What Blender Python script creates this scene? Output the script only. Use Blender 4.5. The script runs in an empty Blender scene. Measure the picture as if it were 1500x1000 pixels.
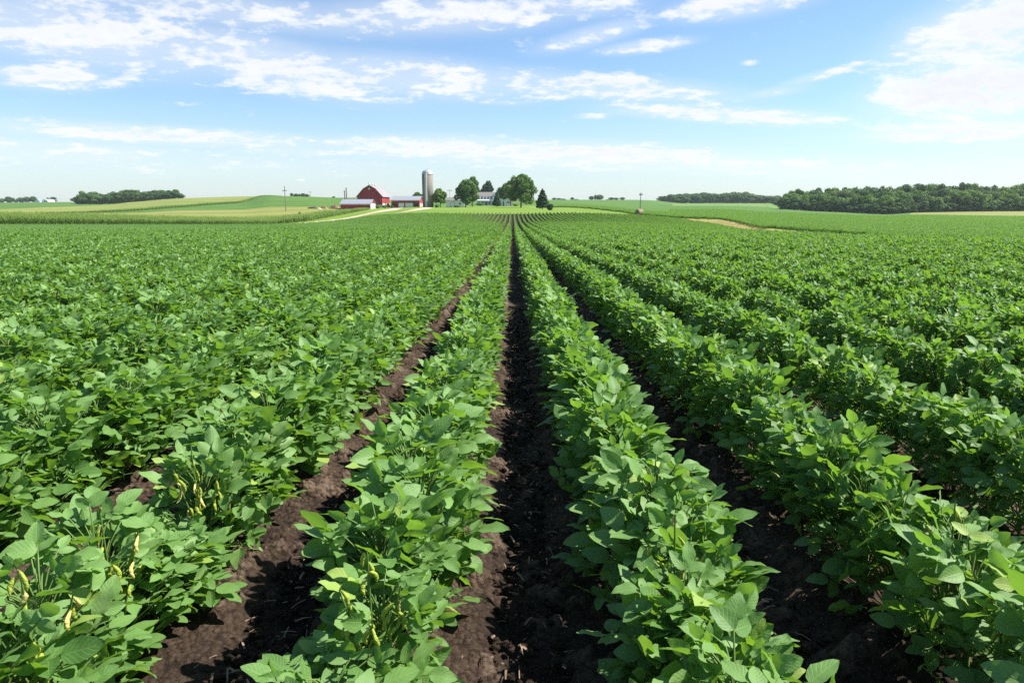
import bpy, bmesh, math, random
import numpy as np
from mathutils import Vector, Matrix

random.seed(7)
rng = np.random.default_rng(11)
R = math.radians
scene = bpy.context.scene
COL = scene.collection

# ------------------------------------------------------------------ camera numbers
FPX = 1000.0                      # focal length in pixels of the 1500 px wide photograph
HOR = 300.0                       # row of the true horizon
TH = math.atan((500 - HOR) / FPX) # camera looks down by this much
ST, CT = math.sin(TH), math.cos(TH)
EYE = 1.24
SLOPE = -0.0215
CAN = 0.45                        # crop canopy height
SP = 0.76                         # row spacing
ROW0 = 0.05                       # centre furrow

def zrow(Y, py):
    s = (500.0 - py) / FPX
    return EYE - Y * (ST - s * CT) / (CT + s * ST)

# ------------------------------------------------------------------ terrain heights
def pchip(xk, yk, x):
    xk = np.asarray(xk, float); yk = np.asarray(yk, float); x = np.asarray(x, float)
    h = np.diff(xk); d = np.diff(yk) / h
    m = np.zeros_like(yk)
    for i in range(1, len(xk) - 1):
        if d[i - 1] * d[i] > 0:
            w1 = 2 * h[i] + h[i - 1]; w2 = h[i] + 2 * h[i - 1]
            m[i] = (w1 + w2) / (w1 / d[i - 1] + w2 / d[i])
    m[0] = d[0]; m[-1] = d[-1]
    i = np.clip(np.searchsorted(xk, x) - 1, 0, len(xk) - 2)
    t = np.clip((x - xk[i]) / h[i], 0, 1)
    return ((2*t**3 - 3*t**2 + 1) * yk[i] + (t**3 - 2*t**2 + t) * h[i] * m[i]
            + (-2*t**3 + 3*t**2) * yk[i+1] + (t**3 - t**2) * h[i] * m[i+1])

# per bearing: list of (distance ahead, picture row, 'c' canopy top / 'g' ground)
COLS = {
 -150: [(140, 327.5, 'c'), (162, 322, 'g'), (300, 315, 'g'), (430, 307, 'g'), (1000, 297, 'g')],
 0:    [(140, 327.5, 'c'), (162, 322, 'g'), (300, 314, 'g'), (430, 306.5, 'g'), (1000, 297, 'g')],
 93:   [(140, 327.5, 'c'), (162, 322, 'g'), (300, 312.5, 'g'), (480, 303, 'g'), (1000, 296, 'g')],
 187:  [(140, 327.5, 'c'), (162, 323, 'g'), (300, 312, 'g'), (330, 309.5, 'g'), (650, 296, 'g'), (720, 294, 'g')],
 270:  [(140, 327.5, 'c'), (165, 323, 'g'), (300, 308, 'g'), (370, 303.4, 'g'), (650, 290.5, 'g')],
 350:  [(139, 327.5, 'c'), (165, 323.5, 'g'), (290, 307, 'g'), (450, 297.5, 'g'), (620, 288, 'g')],
 400:  [(75, 331.5, 'c'), (141, 327, 'c'), (170, 321.5, 'g'), (290, 303, 'g'), (604, 287.3, 'g')],
 450:  [(75, 331.5, 'c'), (146, 325, 'c'), (180, 318, 'g'), (280, 302.5, 'g'), (600, 288.5, 'g')],
 500:  [(75, 331, 'c'), (155, 320.5, 'c'), (205, 313, 'g'), (265, 306, 'g'), (600, 290, 'g')],
 560:  [(75, 330.5, 'c'), (104, 326.2, 'c'), (160, 313, 'c'), (200, 310, 'g'), (290, 304, 'g'), (600, 292, 'g')],
 620:  [(75, 330, 'c'), (104, 323.7, 'c'), (130, 316.5, 'c'), (148, 310.8, 'c'), (165, 309.8, 'g'), (200, 307.3, 'g'), (290, 303.3, 'g'), (800, 294, 'g')],
 750:  [(75, 329.7, 'c'), (104, 323, 'c'), (130, 315.5, 'c'), (147, 310.3, 'c'), (165, 309.3, 'g'), (200, 307.3, 'g'), (290, 303.3, 'g'), (900, 293.5, 'g')],
 820:  [(75, 329.7, 'c'), (104, 323.3, 'c'), (130, 315.3, 'c'), (147, 309.8, 'c'), (165, 309, 'g'), (200, 307.3, 'g'), (290, 302.5, 'g'), (900, 293, 'g')],
 900:  [(75, 330, 'c'), (104, 324, 'c'), (146, 311.8, 'c'), (172, 310.6, 'g'), (220, 306.5, 'g'), (400, 301, 'g'), (900, 293, 'g')],
 950:  [(75, 330.3, 'c'), (104, 325, 'c'), (143, 314.3, 'c'), (155, 314.3, 'g'), (200, 311, 'g'), (400, 303, 'g'), (900, 293.5, 'g')],
 1000: [(60, 334.5, 'c'), (104, 325.8, 'c'), (135, 319, 'c'), (141, 319.8, 'g'), (200, 313, 'g'), (350, 306, 'g'), (850, 298, 'g'), (950, 296, 'g')],
 1050: [(54, 337.3, 'c'), (122, 325.6, 'c'), (130, 321.5, 'g'), (200, 313.5, 'g'), (350, 306, 'g'), (850, 298, 'g'), (950, 296, 'g')],
 1120: [(50, 339.3, 'c'), (98, 338, 'c'), (106, 333.8, 'g'), (150, 325, 'g'), (250, 314.5, 'g'), (600, 303, 'g'), (850, 298, 'g'), (950, 297, 'g')],
 1150: [(45, 341, 'c'), (92, 340.5, 'c'), (98, 336.8, 'g'), (140, 328, 'g'), (220, 318, 'g'), (450, 306.5, 'g'), (700, 304, 'g')],
 1240: [(35, 345.6, 'c'), (70, 345.8, 'c'), (80, 343.0, 'g'), (120, 332, 'g'), (200, 322, 'g'), (420, 311.5, 'g'), (700, 307, 'g')],
 1300: [(31, 348.6, 'c'), (70, 347.6, 'c'), (73, 349.2, 'g'), (110, 335, 'g'), (200, 322.5, 'g'), (400, 314, 'g'), (700, 308, 'g')],
 1340: [(30, 350, 'c'), (66, 349, 'c'), (69, 351, 'g'), (105, 336, 'g'), (200, 322.5, 'g'), (310, 315.5, 'g'), (410, 311.5, 'g'), (700, 306, 'g')],
 1500: [(27, 353, 'c'), (56, 352, 'c'), (59, 355, 'g'), (95, 338, 'g'), (160, 327, 'g'), (300, 318, 'g'), (410, 309.5, 'g'), (700, 303, 'g')],
 1700: [(27, 353, 'c'), (50, 353, 'c'), (53, 356, 'g'), (95, 338, 'g'), (160, 327, 'g'), (300, 318, 'g'), (410, 309.5, 'g'), (700, 303, 'g')],
}
FE = FPX / CT
BPX = [-300,   0,  93, 115, 187, 270, 350, 370, 400, 410, 450, 480, 500, 520, 540, 560, 580, 600, 640, 750, 805, 820, 870, 930, 950, 1000, 1050, 1120, 1150, 1240, 1300, 1340, 1500, 1800]
B0 =  [ 140, 140, 140, 140, 140, 140, 140, 139, 141, 142, 146, 150, 154, 158, 160, 160, 158, 152, 148, 147, 147, 147, 147, 146, 143,  134,  120,   96,   89,   70,   65,   63,   55,   46]
B1 =  [ 162, 162, 162, 162, 162, 165, 165, 167, 170, 172, 180, 195, 208, 222, 240, 262, 290, 300, 320, 320, 293, 265, 205, 152, 146,  140,  130,  106,   98,   80,   73,   69,   59,   49]
B2 =  [ 300, 300, 300, 300, 300, 300, 290, 290, 290, 289, 280, 275, 272, 274, 280, 300, 320, 330, 340, 340, 340, 330, 300, 260, 240,  230,  220,  200,  200,  200,  200,  200,  200,  200]
B3 =  [ 301, 301, 304, 310, 330, 370, 450, 495, 590, 596, 400, 400, 400, 400, 400, 420, 430, 440, 450, 450, 450, 450, 450, 450, 500,  560,  580,  600,  430,  400,  360,  310,  300,  300]
B4 =  [ 430, 430, 480, 520, 640, 641, 612, 606, 598, 600, 590, 590, 590, 590, 600, 620, 640, 660, 700, 720, 720, 720, 720, 720, 760,  850,  850,  850,  445,  425,  405,  405,  410,  410]
BC =  [1000,1000,1000, 990, 720, 655, 620, 615, 604, 606, 602, 600, 600, 600, 620, 700, 760, 800, 850, 900, 900, 900, 900, 900, 920,  960,  960,  960,  720,  720,  720,  720,  720,  720]
TK = np.array([(p - 750) / FE for p in COLS])
TT = np.linspace(TK[0], TK[-1], 520)
UU = np.linspace(0.0, 4.0, 801)
UK = np.array([0.0, 1.6, 1.75, 2.5, 3.4, 4.0])
def knots(px):
    one = np.ones_like(np.asarray(px, float))
    return np.stack([np.log(one * 2.0)] + [np.log(np.interp(px, BPX, b)) for b in (B0, B1, B2, BC)] + [np.log(one * 2600.0)], -1)
_tab = []
for p, lst in COLS.items():
    ys = [0.0, 8.0, 16.0]; zs = [0.0, SLOPE * 8, SLOPE * 16]
    for q in (22.0, 32.0, 44.0):
        if q < lst[0][0] * 0.8:
            ys.append(q); zs.append(SLOPE * q)
    for (Y, py, k) in lst:
        ys.append(Y); zs.append(zrow(Y, py) - (CAN if k == 'c' else 0))
    ys += [ys[-1] + 300, 2700.0]; zs += [zs[-1] - 0.5, zs[-1] - 1.0]
    Yu = np.exp(np.interp(UU, UK, knots(p)))
    _tab.append(pchip(ys, zs, Yu) - SLOPE * Yu)
_tab = np.array(_tab)
ZT = np.array([pchip(TK, _tab[:, j], TT) for j in range(len(UU))]).T   # departure from the near plane, [bearing, reach]

def ground(X, Y):
    X = np.asarray(X, float); Y = np.asarray(Y, float)
    Yc = np.clip(Y, 2.01, 2590)
    t = np.clip(X / Yc, TT[0] + 1e-6, TT[-1] - 1e-6)
    K = knots(750 + FE * t); l = np.log(Yc); u = np.zeros_like(l)
    for q in range(5):
        f = np.clip((l - K[..., q]) / (K[..., q+1] - K[..., q]), 0, 1); u = u + f * (UK[q+1] - UK[q])
    a = (t - TT[0]) / (TT[1] - TT[0]); b = u / (UU[1] - UU[0])
    i = np.clip(a.astype(int), 0, len(TT) - 2); j = np.clip(b.astype(int), 0, len(UU) - 2)
    fa = a - i; fb = b - j
    z = (ZT[i, j]*(1-fa)*(1-fb) + ZT[i+1, j]*fa*(1-fb) + ZT[i, j+1]*(1-fa)*fb + ZT[i+1, j+1]*fa*fb)
    return SLOPE * np.minimum(Y, 2590) + np.where(Y < 6.0, 0.0, z)

def gz(x, y): return float(ground(np.array([x]), np.array([y]))[0])

def place(px, Y):
    """ground point seen at picture column px, Y metres ahead"""
    X = (px - 750) / FE * Y
    z = gz(X, Y)
    X = (px - 750) / FPX * (Y * CT + (EYE - z) * ST)
    return Vector((X, Y, gz(X, Y)))

# ------------------------------------------------------------------ object helpers
def tag(o, label=None, cat=None, group=None, kind=None):
    if label: o['label'] = label
    if cat: o['category'] = cat
    if group: o['group'] = group
    if kind: o['kind'] = kind
    return o

def link(o, parent=None):
    COL.objects.link(o)
    if parent: o.parent = parent
    return o

def empty(name, loc, rz=0.0):
    o = bpy.data.objects.new(name, None)
    o.empty_display_size = 0.3
    o.location = loc; o.rotation_euler = (0, 0, rz)
    return link(o)

def np_mesh(name, V, F, mats, mi=None, smooth=True, uv=None, attr=None):
    """V (n,3); F list of index arrays (k,3)/(k,4)"""
    me = bpy.data.meshes.new(name)
    V = np.asarray(V, np.float32)
    if not isinstance(F, list): F = [F]
    F = [np.asarray(f, np.int32) for f in F if len(f)]
    me.vertices.add(len(V)); me.vertices.foreach_set('co', V.ravel())
    loops = np.concatenate([f.ravel() for f in F])
    starts = []; s = 0
    for f in F:
        starts.append(np.arange(len(f)) * f.shape[1] + s); s += f.size
    starts = np.concatenate(starts).astype(np.int32)
    me.loops.add(len(loops)); me.loops.foreach_set('vertex_index', loops)
    me.polygons.add(len(starts)); me.polygons.foreach_set('loop_start', starts)
    if mi is not None: me.polygons.foreach_set('material_index', np.asarray(mi, np.int32))
    me.polygons.foreach_set('use_smooth', np.full(len(starts), smooth))
    if uv is not None:
        l = me.uv_layers.new(name='UVMap')
        l.data.foreach_set('uv', np.asarray(uv, np.float32)[loops].ravel())
    if attr:
        for k, v in attr.items():
            a = me.attributes.new(k, 'FLOAT', 'POINT'); a.data.foreach_set('value', np.asarray(v, np.float32))
    for m in (mats if isinstance(mats, (list, tuple)) else [mats]): me.materials.append(m)
    me.update(calc_edges=True); me.validate()
    return me

def mobj(name, me, parent=None):
    return link(bpy.data.objects.new(name, me), parent)

class MB:
    """collects boxes, bars and prisms into one mesh"""
    def __init__(s): s.v = []; s.f = []
    def add(s, vs, fs):
        n = len(s.v); s.v += [tuple(v) for v in vs]; s.f += [tuple(i + n for i in f) for f in fs]
    def box(s, x0, x1, y0, y1, z0, z1):
        s.add([(x0,y0,z0),(x1,y0,z0),(x1,y1,z0),(x0,y1,z0),(x0,y0,z1),(x1,y0,z1),(x1,y1,z1),(x0,y1,z1)],
              [(3,2,1,0),(4,5,6,7),(0,1,5,4),(1,2,6,5),(2,3,7,6),(3,0,4,7)])
    def prism(s, prof, a0, a1, axis='y'):
        """closed profile [(u,z)] swept along an axis"""
        n = len(prof)
        P = (lambda u, a, z: (u, a, z)) if axis == 'y' else (lambda u, a, z: (a, u, z))
        vs = [P(u, a0, z) for u, z in prof] + [P(u, a1, z) for u, z in prof]
        fs = [tuple(range(n)), tuple(range(2*n - 1, n - 1, -1))]
        fs += [(i, i + n, (i + 1) % n + n, (i + 1) % n) for i in range(n)]
        s.add(vs, fs)
    def bar(s, p, q, r0, r1=None, n=8):
        r1 = r0 if r1 is None else r1
        p = Vector(p); q = Vector(q); d = (q - p).normalized()
        a = d.orthogonal().normalized(); b = d.cross(a)
        vs = []
        for c, r in ((p, r0), (q, r1)):
            for k in range(n):
                t = 2*math.pi*k/n; vs.append(c + a*math.cos(t)*r + b*math.sin(t)*r)
        s.add(vs, [(k, (k+1) % n, (k+1) % n + n, k + n) for k in range(n)] + [tuple(range(n-1, -1, -1)), tuple(range(n, 2*n))])
    def lathe(s, prof, n=24, c=(0, 0, 0)):
        vs = []
        for r, z in prof:
            for k in range(n):
                t = 2*math.pi*k/n; vs.append((c[0] + r*math.cos(t), c[1] + r*math.sin(t), c[2] + z))
        fs = [(i*n + k, i*n + (k+1) % n, (i+1)*n + (k+1) % n, (i+1)*n + k) for i in range(len(prof)-1) for k in range(n)]
        fs.append(tuple(range(n-1, -1, -1))); fs.append(tuple((len(prof)-1)*n + k for k in range(n)))
        s.add(vs, fs)
    def build(s, name, mat, parent=None, bevel=0.0, smooth=False):
        me = bpy.data.meshes.new(name)
        me.from_pydata(s.v, [], s.f); me.materials.append(mat)
        bm = bmesh.new(); bm.from_mesh(me)
        bmesh.ops.recalc_face_normals(bm, faces=bm.faces)
        if bevel: bmesh.ops.bevel(bm, geom=list(bm.edges), offset=bevel, segments=1, affect='EDGES')
        for f in bm.faces: f.smooth = smooth
        bm.to_mesh(me); bm.free()
        return mobj(name, me, parent)

# ------------------------------------------------------------------ material helpers
def nodes(name):
    m = bpy.data.materials.new(name); m.use_nodes = True
    nt = m.node_tree; nt.nodes.clear()
    return m, nt

def N(nt, typ, **kw):
    n = nt.nodes.new(typ)
    for k, v in kw.items():
        if k.startswith('_'): n.inputs[k[1:].replace('_', ' ')].default_value = v
        else: setattr(n, k, v)
    return n

def ramp(nt, fac, stops):
    r = N(nt, 'ShaderNodeValToRGB')
    el = r.color_ramp.elements
    while len(el) < len(stops): el.new(0.5)
    for e, (p, c) in zip(el, stops):
        e.position = p; e.color = (*c, 1)
    nt.links.new(fac, r.inputs['Fac'])
    return r.outputs['Color']

def math_n(nt, op, a, b=None, c=None, clamp=False):
    n = N(nt, 'ShaderNodeMath', operation=op, use_clamp=clamp)
    for i, v in enumerate((a, b, c)):
        if v is None: continue
        if isinstance(v, (int, float)): n.inputs[i].default_value = v
        else: nt.links.new(v, n.inputs[i])
    return n.outputs[0]

def mixc(nt, fac, a, b, mode='MIX'):
    n = N(nt, 'ShaderNodeMix', data_type='RGBA', blend_type=mode)
    for s, v in ((n.inputs[0], fac), (n.inputs[6], a), (n.inputs[7], b)):
        if isinstance(v, (int, float)): s.default_value = v
        elif isinstance(v, tuple): s.default_value = (*v, 1)
        else: nt.links.new(v, s)
    return n.outputs[2]

def simple(name, stops, scale=3.0, rough=0.8, bump=0.2, detail=6, stretch=(1, 1, 1), spec=0.3, metal=0.0, bscale=None):
    """noise-coloured rough surface"""
    m, nt = nodes(name)
    tc = N(nt, 'ShaderNodeTexCoord'); mp = N(nt, 'ShaderNodeMapping', _Scale=stretch)
    nt.links.new(tc.outputs['Object'], mp.inputs['Vector'])
    no = N(nt, 'ShaderNodeTexNoise', _Scale=scale, _Detail=detail, _Roughness=0.65)
    nt.links.new(mp.outputs[0], no.inputs['Vector'])
    p = N(nt, 'ShaderNodeBsdfPrincipled', _Roughness=rough, _Metallic=metal)
    p.inputs['Specular IOR Level'].default_value = spec
    nt.links.new(ramp(nt, no.outputs['Fac'], stops), p.inputs['Base Color'])
    if bump:
        n2 = N(nt, 'ShaderNodeTexNoise', _Scale=bscale or scale * 4, _Detail=4)
        nt.links.new(mp.outputs[0], n2.inputs['Vector'])
        b = N(nt, 'ShaderNodeBump', _Strength=bump, _Distance=0.05)
        nt.links.new(n2.outputs['Fac'], b.inputs['Height']); nt.links.new(b.outputs[0], p.inputs['Normal'])
    o = N(nt, 'ShaderNodeOutputMaterial'); nt.links.new(p.outputs[0], o.inputs['Surface'])
    return m

def leaf_mat(name, dark, light, trans, tfac=0.3, rough=0.45, spec=0.4, veins=True, var='lv', own=0.25):
    m, nt = nodes(name)
    at = N(nt, 'ShaderNodeAttribute', attribute_name=var)
    oi = N(nt, 'ShaderNodeObjectInfo')
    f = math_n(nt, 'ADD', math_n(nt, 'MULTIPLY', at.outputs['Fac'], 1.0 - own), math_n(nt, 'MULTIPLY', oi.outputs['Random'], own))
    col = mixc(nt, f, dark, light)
    yel = math_n(nt, 'GREATER_THAN', at.outputs['Fac'], 0.965)
    col = mixc(nt, math_n(nt, 'MULTIPLY', yel, 0.55), col, (light[0]*1.9, light[1]*1.35, light[2]*0.9))
    nrm = None
    if veins:
        uv = N(nt, 'ShaderNodeUVMap', uv_map='UVMap')
        sx = N(nt, 'ShaderNodeSeparateXYZ'); nt.links.new(uv.outputs[0], sx.inputs[0])
        au = math_n(nt, 'ABSOLUTE', math_n(nt, 'SUBTRACT', sx.outputs[0], 0.5))
        mid = math_n(nt, 'SUBTRACT', 1.0, math_n(nt, 'SMOOTH_MIN', math_n(nt, 'MULTIPLY', au, 26.0), 1.0, 0.2), clamp=True)
        ph = math_n(nt, 'MULTIPLY', math_n(nt, 'SUBTRACT', sx.outputs[1], math_n(nt, 'MULTIPLY', au, 0.62)), 44.0)
        sv = math_n(nt, 'POWER', math_n(nt, 'ADD', math_n(nt, 'MULTIPLY', math_n(nt, 'COSINE', ph), 0.5), 0.5), 5.0)
        vein = math_n(nt, 'MAXIMUM', mid, math_n(nt, 'MULTIPLY', sv, 0.55))
        col = mixc(nt, math_n(nt, 'MULTIPLY', vein, 0.32), col, (light[0]*1.9, light[1]*1.45, light[2]*1.7))
        no = N(nt, 'ShaderNodeTexNoise', _Scale=9.0, _Detail=3.0); nt.links.new(uv.outputs[0], no.inputs['Vector'])
        hgt = math_n(nt, 'ADD', math_n(nt, 'MULTIPLY', vein, -0.7), math_n(nt, 'MULTIPLY', no.outputs['Fac'], 0.9))
        b = N(nt, 'ShaderNodeBump', _Strength=0.4, _Distance=0.002)
        nt.links.new(hgt, b.inputs['Height']); nrm = b.outputs[0]
    # the underside of a leaf is paler
    ge = N(nt, 'ShaderNodeNewGeometry')
    col = mixc(nt, math_n(nt, 'MULTIPLY', ge.outputs['Backfacing'], 0.4), col, (light[0]*1.5, light[1]*1.25, light[2]*1.8))
    p = N(nt, 'ShaderNodeBsdfPrincipled', _Roughness=rough); p.inputs['Specular IOR Level'].default_value = spec
    nt.links.new(col, p.inputs['Base Color'])
    tr = N(nt, 'ShaderNodeBsdfTranslucent')
    nt.links.new(mixc(nt, 0.5, mixc(nt, 1.0, col, trans, 'MULTIPLY'), trans), tr.inputs['Color'])
    if nrm: nt.links.new(nrm, p.inputs['Normal'])
    mx = N(nt, 'ShaderNodeMixShader', _Fac=tfac)
    nt.links.new(p.outputs[0], mx.inputs[1]); nt.links.new(tr.outputs[0], mx.inputs[2])
    o = N(nt, 'ShaderNodeOutputMaterial'); nt.links.new(mx.outputs[0], o.inputs['Surface'])
    return m

M = {}
M['leaf'] = leaf_mat('soybean_leaf', (0.060, 0.160, 0.034), (0.198, 0.350, 0.096), (0.38, 0.64, 0.05), 0.37, 0.52, 0.32)
M['leaf_far'] = leaf_mat('soybean_leaf_far', (0.060, 0.160, 0.034), (0.198, 0.350, 0.096), (0.38, 0.64, 0.05), 0.37, 0.55, 0.3, veins=False)
M['stem'] = simple('soybean_stem', [(0.3, (0.07, 0.14, 0.025)), (0.7, (0.13, 0.20, 0.045))], 30, 0.6, 0.0)
M['pod'] = simple('soybean_pod', [(0.3, (0.18, 0.27, 0.025)), (0.7, (0.38, 0.40, 0.05))], 60, 0.55, 0.3)
M['drypod'] = simple('ripening_pod', [(0.3, (0.42, 0.36, 0.09)), (0.7, (0.54, 0.47, 0.17))], 60, 0.65, 0.3)
M['corn'] = leaf_mat('corn_leaf', (0.09, 0.19, 0.026), (0.21, 0.33, 0.060), (0.34, 0.52, 0.05), 0.3, 0.45, 0.4, veins=False)
M['tree'] = leaf_mat('tree_leaf', (0.050, 0.125, 0.024), (0.205, 0.330, 0.070), (0.30, 0.46, 0.06), 0.34, 0.55, 0.25, veins=False, own=0.65)
M['tree_dark'] = leaf_mat('dark_tree_leaf', (0.036, 0.098, 0.026), (0.135, 0.240, 0.062), (0.20, 0.33, 0.06), 0.28, 0.6, 0.2, veins=False, own=0.65)
M['needle'] = leaf_mat('conifer_needles', (0.022, 0.058, 0.022), (0.062, 0.120, 0.042), (0.05, 0.10, 0.03), 0.12, 0.65, 0.2, veins=False)
M['bark'] = simple('bark', [(0.3, (0.05, 0.038, 0.028)), (0.7, (0.13, 0.10, 0.075))], 4, 0.9, 0.6, stretch=(3, 3, 0.6))

# dark moist loam with paler dry crust and crumbs
def soil_mat():
    m, nt = nodes('loam')
    tc = N(nt, 'ShaderNodeTexCoord')
    big = N(nt, 'ShaderNodeTexNoise', _Scale=2.2, _Detail=5.0); fine = N(nt, 'ShaderNodeTexNoise', _Scale=52.0, _Detail=8.0, _Roughness=0.72)
    vo = N(nt, 'ShaderNodeTexVoronoi', _Scale=48.0, _Randomness=1.0)
    for n in (big, fine, vo): nt.links.new(tc.outputs['Object'], n.inputs['Vector'])
    f = math_n(nt, 'ADD', math_n(nt, 'MULTIPLY', big.outputs['Fac'], 0.5), math_n(nt, 'MULTIPLY', fine.outputs['Fac'], 0.5))
    at = N(nt, 'ShaderNodeAttribute', attribute_name='crust')
    f = math_n(nt, 'ADD', f, math_n(nt, 'MULTIPLY', at.outputs['Fac'], 0.22))
    f = math_n(nt, 'SUBTRACT', f, math_n(nt, 'MULTIPLY', math_n(nt, 'GREATER_THAN', vo.outputs['Distance'], 0.62), 0.10))
    col = ramp(nt, f, [(0.36, (0.016, 0.0105, 0.008)), (0.50, (0.038, 0.024, 0.016)), (0.61, (0.074, 0.049, 0.033)), (0.76, (0.145, 0.104, 0.074))])
    p = N(nt, 'ShaderNodeBsdfPrincipled', _Roughness=0.93); p.inputs['Specular IOR Level'].default_value = 0.2
    nt.links.new(col, p.inputs['Base Color'])
    h = math_n(nt, 'ADD', fine.outputs['Fac'], math_n(nt, 'MULTIPLY', vo.outputs['Distance'], -0.9))
    b = N(nt, 'ShaderNodeBump', _Strength=1.0, _Distance=0.022)
    nt.links.new(h, b.inputs['Height']); nt.links.new(b.outputs[0], p.inputs['Normal'])
    o = N(nt, 'ShaderNodeOutputMaterial'); nt.links.new(p.outputs[0], o.inputs['Surface'])
    return m
M['soil'] = soil_mat()

# far crops and meadows: patchy colour, fine leafy roughness, faint drill lines
def field_mat(name, c0, c1, c2, line=0.0, ldir=(1, 0), lfreq=0.5, bump=0.6, fine=1.2):
    m, nt = nodes(name)
    tc = N(nt, 'ShaderNodeTexCoord')
    mp = N(nt, 'ShaderNodeMapping', _Scale=(0.012, 0.03, 0.03)); nt.links.new(tc.outputs['Object'], mp.inputs['Vector'])
    a = N(nt, 'ShaderNodeTexNoise', _Scale=1.0, _Detail=5.0, _Roughness=0.6); nt.links.new(mp.outputs[0], a.inputs['Vector'])
    b = N(nt, 'ShaderNodeTexNoise', _Scale=fine, _Detail=6.0, _Roughness=0.75); nt.links.new(tc.outputs['Object'], b.inputs['Vector'])
    f = math_n(nt, 'ADD', math_n(nt, 'MULTIPLY', a.outputs['Fac'], 0.6), math_n(nt, 'MULTIPLY', b.outputs['Fac'], 0.4))
    if line:
        sx = N(nt, 'ShaderNodeSeparateXYZ'); nt.links.new(tc.outputs['Object'], sx.inputs[0])
        d = math_n(nt, 'ADD', math_n(nt, 'MULTIPLY', sx.outputs[0], ldir[0]), math_n(nt, 'MULTIPLY', sx.outputs[1], ldir[1]))
        d = math_n(nt, 'ADD', d, math_n(nt, 'MULTIPLY', a.outputs['Fac'], 14.0))
        f = math_n(nt, 'ADD', f, math_n(nt, 'MULTIPLY', math_n(nt, 'SINE', math_n(nt, 'MULTIPLY', d, lfreq)), line))
    col = ramp(nt, f, [(0.32, c0), (0.5, c1), (0.68, c2)])
    p = N(nt, 'ShaderNodeBsdfPrincipled', _Roughness=0.9); p.inputs['Specular IOR Level'].default_value = 0.15
    nt.links.new(col, p.inputs['Base Color'])
    bu = N(nt, 'ShaderNodeBump', _Strength=bump, _Distance=0.25)
    nt.links.new(b.outputs['Fac'], bu.inputs['Height']); nt.links.new(bu.outputs[0], p.inputs['Normal'])
    o = N(nt, 'ShaderNodeOutputMaterial'); nt.links.new(p.outputs[0], o.inputs['Surface'])
    return m
M['lawn'] = field_mat('mown_grass', (0.090, 0.165, 0.020), (0.135, 0.215, 0.027), (0.195, 0.255, 0.042), bump=0.4, fine=2.5)
M['strip'] = field_mat('dry_grass_strip', (0.21, 0.20, 0.055), (0.30, 0.25, 0.085), (0.36, 0.28, 0.11), bump=0.5, fine=2.0)
M['hay'] = field_mat('ripening_hay', (0.125, 0.172, 0.034), (0.185, 0.205, 0.050), (0.25, 0.222, 0.072), 0.09, (0.2, 1), 0.16, bump=0.5)
M['hay_up'] = field_mat('pale_hay', (0.125, 0.178, 0.034), (0.170, 0.205, 0.046), (0.220, 0.220, 0.062), 0.09, (0.5, 1), 0.13, bump=0.5)
M['crop'] = field_mat('far_crop', (0.045, 0.112, 0.017), (0.068, 0.145, 0.022), (0.098, 0.175, 0.030), 0.09, (0.25, 1), 0.22, bump=0.9)
M['crop_pale'] = field_mat('far_crop_pale', (0.085, 0.165, 0.030), (0.115, 0.195, 0.038), (0.145, 0.215, 0.050), 0.03, (0.2, 1), 0.12)
M['track'] = field_mat('gravel_track', (0.34, 0.27, 0.17), (0.46, 0.38, 0.26), (0.54, 0.46, 0.33), bump=0.3, fine=3.0)

# ------------------------------------------------------------------ land: one sheet, cut along the field edges
gp = np.unique(np.concatenate([np.arange(-300, 1801, 4), np.array([405, 530, 985, 1145, 1335]), np.array([-3600, -2600, -1800, -1200, -800, -500, 2000, 2300, 2800, 3400, 4200, 5200])])).astype(float)
bt = lambda b, p: np.interp(p, BPX, b)
SOILY = 14.0
bounds = [np.full(len(gp), SOILY)] + [bt(b, gp) for b in (B0, B1, B2, B3, B4, BC)] + [np.full(len(gp), 2000.0)]
nsub = [46, 10, 20, 20, 20, 16, 10]
gt = (gp - 750) / FE
regions = {}
for r in range(7):
    fr = np.linspace(0, 1, nsub[r] + 1)
    if r in (0, 6): Yr = np.exp(np.log(bounds[r])[:, None] * (1 - fr) + np.log(bounds[r+1])[:, None] * fr)
    else: Yr = bounds[r][:, None] * (1 - fr) + bounds[r+1][:, None] * fr
    Xr = gt[:, None] * Yr
    Z = ground(Xr, Yr)
    # gentle surface unevenness far from the camera
    V = np.stack([Xr, Yr, Z], -1)
    n, k = Yr.shape
    idx = np.arange(n * k).reshape(n, k)
    pm = 0.5 * (gp[:-1] + gp[1:])
    for c in range(n - 1):
        p = pm[c]
        if r == 0: key = 'soil'
        elif r == 1: key = 'strip' if p > 985 else 'lawn'
        elif r == 2: key = 'hay' if p < 530 else ('lawn' if p < 800 else 'crop')
        elif r == 3: key = 'crop'
        elif r == 4: key = 'hay_up' if p < 405 else ('crop_pale' if 985 < p < 1145 else ('hay' if p > 1335 else 'crop'))
        else: key = 'crop'
        q = np.stack([idx[c, :-1], idx[c+1, :-1], idx[c+1, 1:], idx[c, 1:]], -1)
        regions.setdefault(key, {}).setdefault(r, [V.reshape(-1, 3), []])[1].append(q)
GN = {'soil': 'field', 'lawn': 'lawn', 'strip': 'path', 'hay': 'field', 'hay_up': 'field', 'crop': 'land', 'crop_pale': 'field'}
GN = {'soil': 'soil', 'lawn': 'lawn', 'strip': 'grass_strip', 'hay': 'hay_field', 'hay_up': 'upper_hay_field', 'crop': 'land', 'crop_pale': 'meadow'}
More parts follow.
